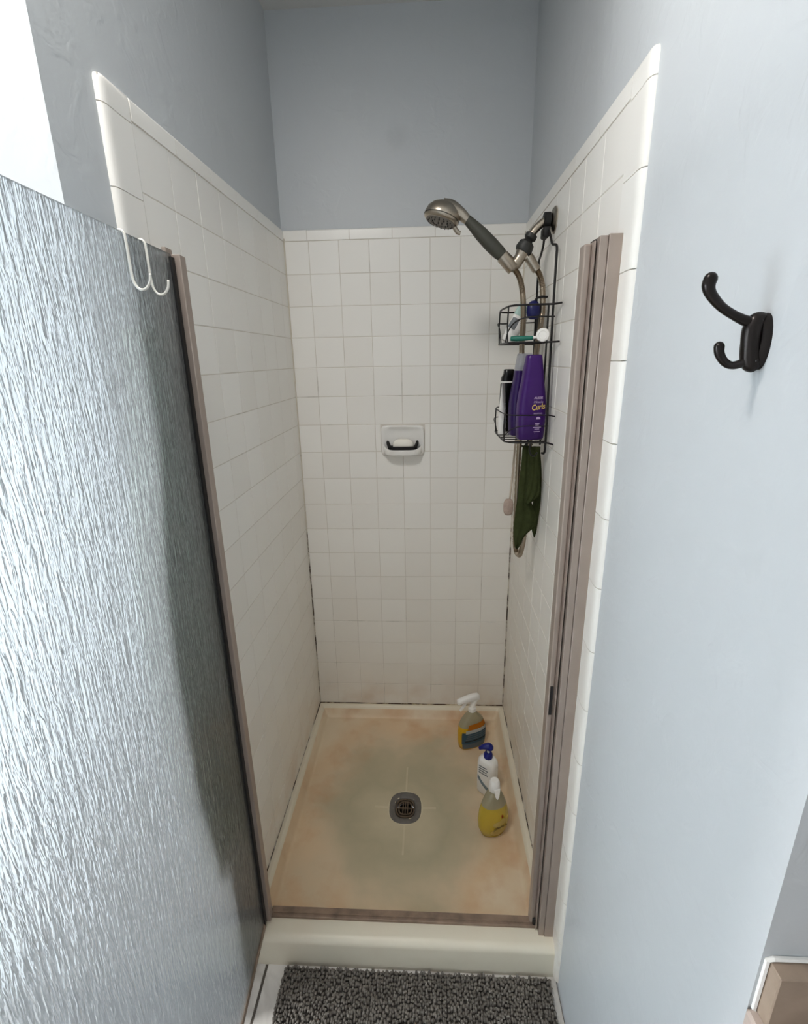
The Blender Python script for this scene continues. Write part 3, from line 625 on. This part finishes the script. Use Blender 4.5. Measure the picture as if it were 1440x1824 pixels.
for rad, cnt in ((0.034, 18), (0.022, 10), (0.007, 4)):
    for k in range(cnt):
        a = 2 * math.pi * k / cnt; c = fc + (u_ * math.cos(a) + v_ * math.sin(a)) * rad + fd * 0.002
        tube(bm, [c, c + fd * 0.0035], [0.0018, 0.0012], 6)
tag(par(obj('nozzles', bm, M_dplast, None), hs), kind='stuff')
hpz('spray_lever', TB([q(0.594, 1.902), q(0.603, 1.890), q(0.611, 1.887)], [0.006, 0.0065, 0.005], 10, 4), M_nickel)

ho = thing('shower_hose', 'long tarnished metal hose looping down from diverter to hand shower', 'hose', q(0.82, 0.95))
def hop(nm, bm, m): return par(obj(nm, bm, m, None, True, 50), ho)
path = catmull([q(0.763, 1.792), q(0.775, 1.775), q(0.785, 1.745), q(0.791, 1.70, -0.442), q(0.796, 1.645, -0.425), q(0.799, 1.597, -0.4035), q(0.803, 1.54, -0.397), q(0.806, 1.45, -0.396), q(0.807, 1.33, -0.3995), q(0.806, 1.20, -0.405), q(0.806, 1.00, -0.415), q(0.808, 0.955, -0.43), q(0.812, 0.944, -0.447), q(0.817, 0.955, -0.464), q(0.824, 1.02, -0.47), q(0.833, 1.15, -0.43), q(0.839, 1.33, -0.3995), q(0.841, 1.45, -0.397), q(0.843, 1.54, -0.397), q(0.845, 1.597, -0.4035), q(0.846, 1.65, -0.427), q(0.846, 1.69, -0.44), q(0.842, 1.745), q(0.833, 1.775), q(0.824, 1.790)], 20)
hop('hose', tube(bmesh.new(), path, [0.0085 if i % 2 else 0.0074 for i in range(len(path))], 10), M_nickel_d)
od = (Vector(q(0.824, 1.788)) - Vector(q(0.800, 1.822))).normalized()
hop('hose_connector', lathe([(0, 0.010), (0.002, 0.0135), (0.045, 0.0125), (0.047, 0.009)], q(0.7975, 1.826), od, 8), M_nickel)
hop('hose_connector', lathe([(0, 0.012), (0.014, 0.011), (0.016, 0.0085)], q(0.752, 1.803), hd, 12), M_nickel)

# ------------------------------------------------------------------ wire caddy hanging from the arm
cd = thing('shower_caddy', 'black wire two-basket caddy hanging from the shower arm', 'caddy', (0.85, -0.45, 1.30))
def cp(nm, bm, m=None): return par(obj(nm, bm, m or M_wire, None, True, 50), cd)
XB = 0.853
cp('hanger_clip', lathe([(0, 0.0165), (0.001, 0.020), (0.016, 0.020), (0.018, 0.0165)], (0.852, YS, 1.912), (-1, 0, 0), 16), M_black)
cp('hanger_clip', B(0.832, 0.850, -0.462, -0.420, 1.868, 1.894, bev=0.003), M_black)
cp('upright_wire', TB([(0.846, -0.458, 1.885), (0.847, -0.480, 1.865), (0.849, -0.500, 1.842), (XB, -0.533, 1.832), (XB, -0.537, 1.80), (XB, -0.538, 1.70), (XB, -0.545, 1.50), (XB, -0.552, 1.33), (XB, -0.545, 1.297), (XB, -0.515, 1.290)], 0.0032, 8, 4))
cp('upright_wire', TB([(0.842, -0.424, 1.880), (0.845, -0.405, 1.860), (0.848, -0.365, 1.842), (0.851, -0.325, 1.832), (XB, -0.312, 1.81), (XB, -0.312, 1.70), (XB, -0.316, 1.50), (XB, -0.325, 1.33), (XB, -0.335, 1.297), (XB, -0.365, 1.290)], 0.0032, 8, 4))
for y, z0, z1 in ((-0.488, 1.31, 1.695), (-0.345, 1.31, 1.695), (-0.365, 1.31, 1.695)):
    cp('back_wire', TB([(XB - 0.001, y, z0), (XB - 0.001, y, z1)], 0.0026, 8))
def basket(nm, zr, zf, yn, yf, xo, loop=True):
    # yn: near end, yf: far end, xo: outer rail, zr: rim, zf: floor
    cp(nm + '_rim', TB([(W - 0.004, yn - 0.035, zr), (XB - 0.01, yn - 0.005, zr), (xo + 0.03, yn, zr), (xo + 0.006, yn + 0.018, zr), (xo, yn + 0.05, zr), (xo - 0.004, (yn + yf) / 2, zr), (xo, yf - 0.04, zr), (xo + 0.012, yf - 0.008, zr), (xo + 0.04, yf, zr), (XB - 0.01, yf, zr), (W - 0.004, yf + 0.03, zr)], 0.0026 if zr > 1.5 else 0.0017, 8, 5))
    cp(nm + '_middle_rail', TB([(XB, yn - 0.004, zr - 0.030), (xo + 0.05, yn + 0.002, zr - 0.030), (xo + 0.018, yn + 0.012, zr - 0.040), (xo + 0.004, yn + 0.045, zr - 0.062), (xo + 0.001, yn + 0.075, zf)], 0.0018 if zr > 1.5 else 0.0014, 8, 5))
    cp(nm + '_middle_rail', TB([(xo + 0.001, yf - 0.075, zf), (xo - 0.003, yf - 0.06, zr - 0.05), (xo - 0.004, yf - 0.03, zr - 0.034), (xo + 0.02, yf - 0.002, zr - 0.032), (XB, yf, zr - 0.03)], 0.0018 if zr > 1.5 else 0.0014, 8, 5))
    cp(nm + '_floor_frame', TB([(W - 0.004, yn - 0.035, zf), (XB - 0.01, yn - 0.003, zf), (xo + 0.03, yn, zf), (xo + 0.006, yn + 0.02, zf), (xo, yn + 0.05, zf), (xo, yf - 0.04, zf), (xo + 0.012, yf - 0.008, zf), (xo + 0.04, yf, zf), (W - 0.004, yf + 0.03, zf)], 0.0024, 8, 5))
    for y in (yn + 0.03, yf - 0.035): cp(nm + '_post', TB([(xo + 0.001, y, zf), (xo - 0.001, y, (zr + zf) / 2), (xo, y, zr)], 0.0020, 8))
    for i in range(6): y = yn + 0.02 + (yf - yn - 0.04) * i / 5; cp(nm + '_floor_wire', TB([(xo, y, zf), (XB, y, zf)], 0.0016, 6))
basket('upper_basket', 1.690, 1.597, -0.560, -0.325, 0.737)
basket('lower_basket', 1.406, 1.330, -0.570, -0.315, 0.737)
for y in (-0.545, -0.505, -0.38): cp('hook_wire', TB([(XB - 0.04, y, 1.330), (XB - 0.042, y, 1.305), (XB - 0.036, y, 1.290), (XB - 0.026, y, 1.288), (XB - 0.02, y, 1.298)], 0.0026, 8, 4))

# ------------------------------------------------------------------ bottles and bits in the caddy
def ybot(name, label, loc, rz, mbody, mcap, h=0.232, cap='same', tilt=0):
    t = thing(name, label, 'bottle', loc, rz); t.rotation_euler = (tilt, 0, rz)
    hc = h * 0.80
    obj('body', body([(0, 0.034, 0.019), (0.004, 0.038, 0.022), (0.05, 0.0405, 0.0235), (0.10, 0.0400, 0.023), (0.13, 0.0365, 0.0215), (0.16, 0.031, 0.0195), (hc, 0.0275, 0.0185)], 3.6, 36), mbody, t, True, 60)
    obj('cap', body([(hc, 0.0280, 0.0190), (h - 0.012, 0.0225, 0.0165), (h - 0.003, 0.021, 0.0155), (h, 0.018, 0.013)], 3.6, 36), mcap, t, True, 60)
    return t
nb = ybot('shampoo_bottle', 'purple curl shampoo bottle with yellow lettering in the lower basket', (0.812, -0.528, 1.3335), math.radians(14), M_purple, M_purple)
def onface(x, z, y=-0.0240): return Matrix.Translation((x, y, z)) @ Matrix.Rotation(math.pi / 2, 4, 'X')
lb = obj('label_print', B(0.0035, 0.0045, -0.0238, -0.0236, 0.02, 0.021), M_lilac, nb)
text('lettering', 'AUSSIE', 0.0085, M_lilac, nb, onface(0.010, 0.117, -0.0232), bold=0.0002)
text('lettering', 'Miracle', 0.0095, M_lilac, nb, onface(0.010, 0.106, -0.0236), shear=0.2)
text('lettering', 'Curls', 0.0215, M_gold, nb, onface(0.010, 0.092) @ Matrix.Rotation(0.12, 4, 'Z') @ Matrix.Scale(0.85, 4, (1, 0, 0)), shear=0.15, bold=0.0004)
text('lettering', 'SHAMPOO', 0.0055, M_lilac, nb, onface(0.010, 0.0745))
obj('emblem', loft(bmesh.new(), [[(0.012 + 0.0065 * math.cos(a), y, 0.060 + 0.0055 * max(-0.3, math.sin(a))) for a in [2 * math.pi * k / 16 for k in range(16)]] for y in (-0.0230, -0.0243)]), M_lilac, nb)
for i, (wd, z) in enumerate(((0.013, 0.047), (0.010, 0.0425), (0.024, 0.036), (0.014, 0.031), (0.018, 0.024))):
    obj('print_line', B(0.010 - wd / 2, 0.010 + wd / 2, -0.0241, -0.0225, z - 0.0009, z + 0.0009), M_lilac, nb)
fb = ybot('conditioner_bottle', 'purple bottle with frosted cap behind the lettered shampoo bottle', (0.802, -0.447, 1.3335), math.radians(14), M_purple_d, M_clear, 0.236)
bb = thing('body_wash_bottle', 'glossy black bottle with white neck band at the basket end', 'bottle', (0.7705, -0.362, 1.3335), 0.1)
obj('body', body([(0, 0.020, 0.015), (0.003, 0.024, 0.017), (0.10, 0.025, 0.018), (0.145, 0.0245, 0.0175), (0.152, 0.022, 0.016)], 3, 32), M_blk_gloss, bb, True, 60)
obj('neck_band', body([(0.151, 0.0243, 0.0175), (0.155, 0.0243, 0.0175)], 3, 32), M_white, bb, True, 60)
obj('cap', body([(0.1545, 0.0232, 0.0165), (0.165, 0.0228, 0.016), (0.178, 0.0165, 0.0135), (0.189, 0.0155, 0.013), (0.191, 0.013, 0.011)], 3, 32), M_blk_gloss, bb, True, 60)
wt = thing('squeeze_tube', 'white squeeze tube with grey print beside the black bottle', 'tube', (0.7475, -0.415, 1.3335), 1.15)
obj('body', loft(bmesh.new(), [sup(0.0, 0, z, a, b, 2.4, 28) for z, a, b in ((0.012, 0.0125, 0.010), (0.02, 0.0145, 0.012), (0.06, 0.0155, 0.0105), (0.11, 0.016, 0.006), (0.145, 0.0165, 0.0016), (0.152, 0.0165, 0.0012))]), M_white, wt, True, 60)
obj('cap', body([(0, 0.0125, 0.0105), (0.002, 0.0135, 0.0115), (0.0125, 0.0135, 0.0115)], 2.2, 24), M_white, wt, True, 50)
for i in range(6): obj('print_line', B(-0.006, 0.004 - (i % 3) * 0.002, -0.0135 + 0.0006 * i, -0.009 + 0.0006 * i, 0.035 + i * 0.011, 0.038 + i * 0.011), M_gtext, wt)
# upper basket
ut = thing('lotion_tube', 'white and mint lotion tube leaning in the upper basket', 'tube', (0.757, -0.375, 1.604)); ut.rotation_euler = (0, math.radians(30), math.radians(8)); ut.scale = (1.15, 1.15, 1.05)
obj('body', loft(bmesh.new(), [sup(0.0, 0, z, a, b, 2.4, 28) for z, a, b in ((0.018, 0.016, 0.014), (0.03, 0.0185, 0.015), (0.06, 0.019, 0.012), (0.10, 0.0195, 0.006), (0.118, 0.0195, 0.0015))]), M_white, ut, True, 60)
obj('cap', body([(0.0, 0.0145, 0.0125), (0.002, 0.016, 0.014), (0.0185, 0.016, 0.014)], 2.2, 24), M_white, ut, True, 50)
obj('print_panel', loft(bmesh.new(), [sup(-0.004, 0, z, a, b, 2.4, 28) for z, a, b in ((0.075, 0.0155, 0.0105), (0.10, 0.0158, 0.0066), (0.112, 0.0158, 0.0036))]), M_mint, ut, True, 60)
obj('print_panel', loft(bmesh.new(), [sup(-0.006, 0, z, a, b, 2.4, 28) for z, a, b in ((0.035, 0.0125, 0.0156), (0.055, 0.0125, 0.0135), (0.066, 0.0125, 0.0120))]), M_gtext, ut, True, 60)
br = thing('cleansing_brush', 'teal handled brush with white round head on upper basket floor', 'brush', (0.80, -0.55, 1.6015))
obj('handle', TB([(-0.055, 0.012, 0.006), (-0.03, 0.004, 0.006), (0.002, -0.003, 0.007)], [0.006, 0.0075, 0.0065, 0.005], 12, 5), M_teal, br, True)
obj('neck', TB([(0.0, -0.003, 0.007), (0.010, -0.005, 0.0085), (0.016, -0.006, 0.011)], [0.0045, 0.0035, 0.004], 10, 3), M_white, br, True)
obj('head', lathe([(-0.012, 0.012), (-0.006, 0.0168), (0.004, 0.0178), (0.007, 0.016), (0.0078, 0.0105), (0.0068, 0.0095), (0.007, 0.001)], (0.026, -0.009, 0.013), (-0.28, -0.95, 0.05), 28), M_white, br, True, 40)
sb = thing('navy_scrubber', 'small dark navy scrubber with black loop tied beside the hose', 'scrubber', (0.820, -0.440, 1.662))
obj('body', body([(0, 0.008, 0.007), (0.004, 0.015, 0.013), (0.018, 0.019, 0.016), (0.034, 0.0185, 0.0155), (0.045, 0.012, 0.011), (0.049, 0.006, 0.006)], 2.2, 28), M_navy, sb, True, 60)
obj('loop', TB([(0, 0, 0.044), (0.006, 0, 0.053), (0.0120, 0.002, 0.057)] + [(0.0245 - 0.0115 * math.cos(t), 0.0115 * math.sin(t), 0.058) for t in [0.3 + 0.5 * k for k in range(13)]], 0.0030, 8, 4), M_black, sb, True)

# ------------------------------------------------------------------ olive washcloth under the caddy
def fold_strip(rows_, y, dep, wav, ph):
    P_ = catmull([(a_, b_, z_) for a_, b_, z_ in rows_], 4); secs = []
    for i, v in enumerate(P_):
        x0, x1, z = v; hw_ = max((x1 - x0) / 2, 0.001); cx = (x0 + x1) / 2; t = i / (len(P_) - 1); ring = []
        for k in range(36):
            a = 2 * math.pi * k / 36; c, s_ = math.cos(a), math.sin(a)
            e = dep * min(1, hw_ / 0.012) * (0.55 + 0.45 * abs(s_)) * math.copysign(abs(s_) ** 0.7, s_)
            ring.append((min(cx + hw_ * c, 0.8635), y + e + wav * math.sin(7 * c + ph + 3.0 * t) * abs(s_), z - 0.004 * math.sin(5 * c + ph) * t))
        secs.append(ring)
    return loft(bmesh.new(), secs)
RA = [(0.798, 0.821, 1.310), (0.796, 0.827, 1.25), (0.792, 0.832, 1.198), (0.791, 0.830, 1.154), (0.787, 0.84, 1.119), (0.785, 0.852, 1.088), (0.783, 0.847, 1.059), (0.784, 0.824, 1.033), (0.787, 0.813, 1.015), (0.789, 0.809, 1.0), (0.793, 0.8, 0.99)]
RB = [(0.816, 0.847, 1.310), (0.819, 0.848, 1.261), (0.819, 0.851, 1.219), (0.816, 0.853, 1.188), (0.812, 0.852, 1.167), (0.812, 0.838, 1.15), (0.812, 0.821, 1.139)]
RC_ = [(0.820, 0.850, 1.305), (0.826, 0.858, 1.25), (0.832, 0.862, 1.20), (0.840, 0.863, 1.143), (0.838, 0.862, 1.116), (0.836, 0.860, 1.089), (0.838, 0.858, 1.064), (0.842, 0.856, 1.041), (0.847, 0.852, 1.025)]
wc = obj('washcloth', fold_strip(RA, -0.507, 0.010, 0.0028, 0.4), M_olive, None, True); tag(wc, 'olive green washcloth hanging below the wire caddy', 'washcloth')
obj('front_fold', fold_strip(RB, -0.522, 0.008, 0.0022, 1.7), M_olive, wc, True)
obj('rear_fold', fold_strip(RC_, -0.497, 0.009, 0.0024, 2.6), M_olive, wc, True)
bs = thing('scrub_pad', 'pinkish oval scrub pad on a beige strap behind the washcloth', 'scrubber', (0.793, -0.33, 1.07))
obj('pad', loft(bmesh.new(), [[(0.017 * s * math.copysign(abs(math.cos(a)) ** 0.7, math.cos(a)), y, 0.030 * s * math.copysign(abs(math.sin(a)) ** 0.8, math.sin(a))) for a in [2 * math.pi * k / 28 for k in range(28)]] for y, s in ((-0.009, 0.75), (-0.006, 0.95), (0, 1), (0.006, 0.95), (0.009, 0.75))]), M_pinkish, bs, True, 70)
obj('strap', TB([(0.004, 0, 0.026), (0.008, 0.0, 0.10), (0.012, -0.003, 0.20), (0.016, -0.0045, 0.250), (0.0165, -0.0050, 0.2605)], 0.0032, 8, 4), M_beige, bs, True)

# ------------------------------------------------------------------ three bottles on the pan floor
sy = thing('spray_bottle', 'clear spray bottle of amber cleaner with white trigger in pan corner', 'spray bottle', (0.702, -0.195, -0.0470), math.radians(22)); sy.scale = (1.1, 1.05, 1.0)
P0 = [(0, 0.046, 0.024), (0.004, 0.052, 0.028), (0.03, 0.056, 0.031), (0.075, 0.0565, 0.031), (0.11, 0.053, 0.029), (0.135, 0.044, 0.025), (0.155, 0.028, 0.020), (0.168, 0.016, 0.016), (0.178, 0.0125, 0.0125)]
obj('body', body(P0[:5], 2.6, 36), M_amber, sy, True, 60)
obj('shoulder', body(P0[4:], 2.6, 36), M_bottle_clear, sy, True, 60)
def patch_(nm, m_, z0, z1, a0, a1, f0, off, bow=0.0, n=2.6, ell=False):
    """a label that follows the bottle surface between angles a0..a1"""
    bm = bmesh.new(); R = []
    for i in range(9):
        z = z0 + (z1 - z0) * i / 8
        for (pz, pa, pb), (qz, qa, qb) in zip(f0, f0[1:]):
            if pz <= z <= qz: t = (z - pz) / (qz - pz); A_ = pa + (qa - pa) * t + off; B_ = pb + (qb - pb) * t + off; break
        row = []
        for k in range(15):
            hf = math.sqrt(max(0.02, 1 - (2 * (i / 8) - 1) ** 2)) if ell else 1.0
            a = math.radians((a0 + a1) / 2 + (a1 - a0) * (k / 14 - 0.5) * hf); zz = z + bow * (k / 14 - 0.5) * (z1 - z0)
            c, s = math.cos(a), math.sin(a)
            row.append(bm.verts.new((A_ * math.copysign(abs(c) ** (2 / n), c), B_ * math.copysign(abs(s) ** (2 / n), s), zz)))
        R.append(row)
    for a, b in zip(R, R[1:]):
        for k in range(14): bm.faces.new((a[k], a[k + 1], b[k + 1], b[k]))
    bmesh.ops.solidify(bm, geom=bm.faces[:], thickness=0.0004)
    return obj(nm, bm, m_, sy if f0 is P0 else yb, True, 60)
patch_('label', M_label_s, 0.008, 0.040, 215, 352, P0, 0.0010)
patch_('label', M_label_b, 0.036, 0.092, 212, 354, P0, 0.0013, 0.12)
patch_('label', M_label_w, 0.088, 0.104, 235, 352, P0, 0.0015, 0.5)
patch_('label', M_label_o, 0.104, 0.128, 245, 330, P0, 0.0012, 0.3)
for i in range(4): patch_('print_line', M_label_s if i > 0 else M_dplast, 0.047 + 0.010 * i, 0.052 + 0.010 * i, 232 + 4 * i, 326 - 5 * (i % 2), P0, 0.0019, 1.1)
obj('collar', lathe([(0.174, 0.0150), (0.19, 0.0150), (0.193, 0.012)], k=20), M_white, sy, True, 40)
hb = [sup(0, 0, 0, 0.006, 0.010, 3, 16)]
def tsec(x, zc, hw_, hh_): return [(x, p[0], zc + p[1]) for p in [(q_[0], q_[1]) for q_ in sup(0, 0, 0, hw_, hh_, 3, 18)]]
obj('spray_head', loft(bmesh.new(), [tsec(-0.062, 0.232, 0.009, 0.009), tsec(-0.058, 0.233, 0.011, 0.011), tsec(-0.03, 0.238, 0.0125, 0.013), tsec(0.0, 0.240, 0.0135, 0.015), tsec(0.022, 0.238, 0.012, 0.016), tsec(0.028, 0.235, 0.009, 0.012)]), M_white, sy, True, 60)
obj('spray_neck', TB([(0, 0, 0.188), (0.004, 0, 0.205), (0.012, 0, 0.230)], [0.0125, 0.010, 0.012], 14, 4), M_white, sy, True)
obj('trigger', TB([(-0.026, 0, 0.230), (-0.032, 0, 0.214), (-0.042, 0, 0.200), (-0.050, 0, 0.188)], [0.0065, 0.006, 0.006, 0.005], 10, 4), M_white, sy, True)

pb = thing('lotion_pump_bottle', 'white lotion bottle with blue pump standing between cleaner and soap', 'pump bottle', (0.744, -0.435, -0.0497), math.radians(-38))
obj('body', body([(0, 0.034, 0.024), (0.004, 0.038, 0.027), (0.06, 0.039, 0.028), (0.13, 0.038, 0.028), (0.148, 0.035, 0.026), (0.158, 0.026, 0.022), (0.161, 0.018, 0.017)], 3.0, 36), M_white, pb, True, 60)
obj('pump_collar', lathe([(0.159, 0.0165), (0.166, 0.0172), (0.178, 0.0160), (0.184, 0.012)], k=24), M_blue, pb, True, 40)
obj('pump_stem', lathe([(0.183, 0.0055), (0.200, 0.0055)], k=14), M_label_w, pb, True, 40)
obj('pump_head', TB([(0.004, 0.003, 0.197), (0.004, 0.003, 0.204), (-0.001, -0.001, 0.2095), (-0.014, -0.011, 0.208), (-0.028, -0.022, 0.200)], [0.011, 0.0145, 0.0145, 0.0105, 0.0055], 14, 5), M_blue, pb, True)
for i in range(4): obj('print_line', B(-0.022, 0.018 - 0.006 * (i % 2), -0.0289, -0.0277, 0.098 + 0.010 * i, 0.102 + 0.010 * i), M_gtext, pb)
obj('print_band', loft(bmesh.new(), [[(x, -0.0288, z0), (x, -0.0276, z0), (x, -0.0276, z0 + 0.016), (x, -0.0288, z0 + 0.016)] for x, z0 in ((-0.026, 0.070), (-0.01, 0.050), (0.008, 0.036), (0.026, 0.028))]), M_label_s, pb)

yb = thing('baby_wash_bottle', 'clear bottle of yellow liquid wash with white flip cap', 'bottle', (0.745, -0.607, -0.0497), math.radians(18)); yb.scale = (1.08, 1.08, 1.12)
P1 = [(0, 0.030, 0.020), (0.004, 0.040, 0.026), (0.03, 0.050, 0.032), (0.06, 0.0515, 0.033), (0.09, 0.048, 0.031), (0.115, 0.041, 0.028), (0.135, 0.034, 0.024), (0.155, 0.025, 0.019), (0.166, 0.016, 0.015)]
obj('body', body(P1[:6], 2.1, 36), M_liquid, yb, True, 60)
obj('shoulder', body(P1[5:], 2.1, 36), M_bottle_clear, yb, True, 60)
obj('cap', body([(0.165, 0.0165, 0.0155), (0.168, 0.019, 0.0175), (0.196, 0.0165, 0.0155), (0.203, 0.012, 0.011)], 2.2, 28), M_white, yb, True, 50)
obj('cap_tongue', loft(bmesh.new(), [[(-0.010, -0.0165, 0.182), (0.010, -0.0165, 0.182), (0.010, -0.021, 0.182), (-0.010, -0.021, 0.182)], [(-0.006, -0.020, 0.158), (0.006, -0.020, 0.158), (0.006, -0.0245, 0.158), (-0.006, -0.0245, 0.158)], [(-0.0015, -0.023, 0.150), (0.0015, -0.023, 0.150), (0.0015, -0.0255, 0.150), (-0.0015, -0.0255, 0.150)]]), M_white, yb)
def oval(cx, cz, a, b, y0, y1, k=24): return loft(bmesh.new(), [[(cx + a * math.cos(2 * math.pi * i / k), y, cz + b * math.sin(2 * math.pi * i / k)) for i in range(k)] for y in (y0, y1)])
patch_('label_print', M_label_c, 0.012, 0.046, 246, 322, P1, 0.0010, 0.1, 2.1, True)
patch_('label_print', M_label_c, 0.050, 0.074, 254, 314, P1, 0.0010, 0.3, 2.1, True)
patch_('drop_mark', M_red, 0.078, 0.091, 285, 294, P1, 0.0010, 0.0, 2.1, True)
text('lettering', "Johnson's", 0.0125, M_olivetext, yb, Matrix.Translation((0.010, -0.0342, 0.048)) @ Matrix.Rotation(math.radians(7), 4, 'Z') @ Matrix.Rotation(math.pi / 2, 4, 'X') @ Matrix.Rotation(0.10, 4, 'Z'), shear=0.3, bold=0.0004)

# ------------------------------------------------------------------ bath mat
bmx0, bmx1, bmy0, bmy1 = 0.112, 0.852, -1.60, -1.028
mt_ = thing('bath_mat', 'dark grey chenille bath mat lying against the shower curb', 'bath mat', ((bmx0 + bmx1) / 2, (bmy0 + bmy1) / 2, FZ))
par(obj('backing', B(bmx0, bmx1, bmy0, bmy1, FZ, FZ + 0.008, bev=0.003), M_matb, None), mt_)
V, Fc = [], []; rp = random.Random(5)
nx, ny = 112, 66
for i in range(nx):
    for j in range(ny):
        cx = bmx0 + (i + 0.5) * (bmx1 - bmx0) / nx + rp.uniform(-0.0012, 0.0012); cy = bmy0 + (j + 0.5) * (bmy1 - bmy0) / ny + rp.uniform(-0.002, 0.002)
        h = 0.017 + rp.uniform(-0.003, 0.003); lx, ly = rp.uniform(-0.003, 0.003), rp.uniform(-0.009, 0.003); r = 0.0036
        b0 = len(V)
        for (s, z) in ((0.85, 0.004), (1.05, h * 0.55), (0.95, h * 0.85), (0.45, h)):
            t = z / h
            for k in range(6):
                a = k * math.pi / 3; V.append((cx + lx * t * t + r * s * math.cos(a), cy + ly * t * t + r * 1.25 * s * math.sin(a), FZ + 0.003 + z))
        for q_ in range(3):
            for k in range(6): Fc.append((b0 + q_ * 6 + k, b0 + q_ * 6 + (k + 1) % 6, b0 + q_ * 6 + 6 + (k + 1) % 6, b0 + q_ * 6 + 6 + k))
        Fc.append(tuple(b0 + 18 + k for k in range(6)))
me = bpy.data.meshes.new('pile'); me.from_pydata(V, [], Fc); me.shade_smooth()
tag(par(link('pile', me, M_mat), mt_), kind='stuff')

# ------------------------------------------------------------------ vanity round the corner
vc = thing('vanity_cabinet', 'dark wood vanity cabinet under the stone countertop', 'cabinet', (1.3, -1.87, FZ))
def vp(nm, bm, m): return par(obj(nm, bm, m, None), vc)
vp('body', B(0.90, 1.75, -2.12, RC - 0.002, FZ, 0.842, bev=0.003), M_wood)
for x in (0.915, 1.33): vp('cabinet_door', B(x, x + 0.40, -2.138, -2.12, FZ + 0.1, 0.80, bev=0.004), M_wood)
ct = thing('countertop', 'brown stone vanity countertop with low backsplash', 'countertop', (1.3, -1.87, 0.842))
par(obj('slab', B(0.868, 1.78, -2.15, RC - 0.001, 0.842, 0.880, bev=0.003), M_stone_p, None), ct)
par(obj('backsplash', B(0.8785, 1.78, RC - 0.0195, RC - 0.0008, 0.8795, 0.956, bev=0.0012), M_stone, None), ct)
par(obj('caulk_bead', TB([(0.8765, RC - 0.002, 0.880), (0.8765, RC - 0.002, 0.957), (0.882, RC - 0.002, 0.9585), (1.78, RC - 0.002, 0.9585)], 0.0028, 6), M_white, None), ct)
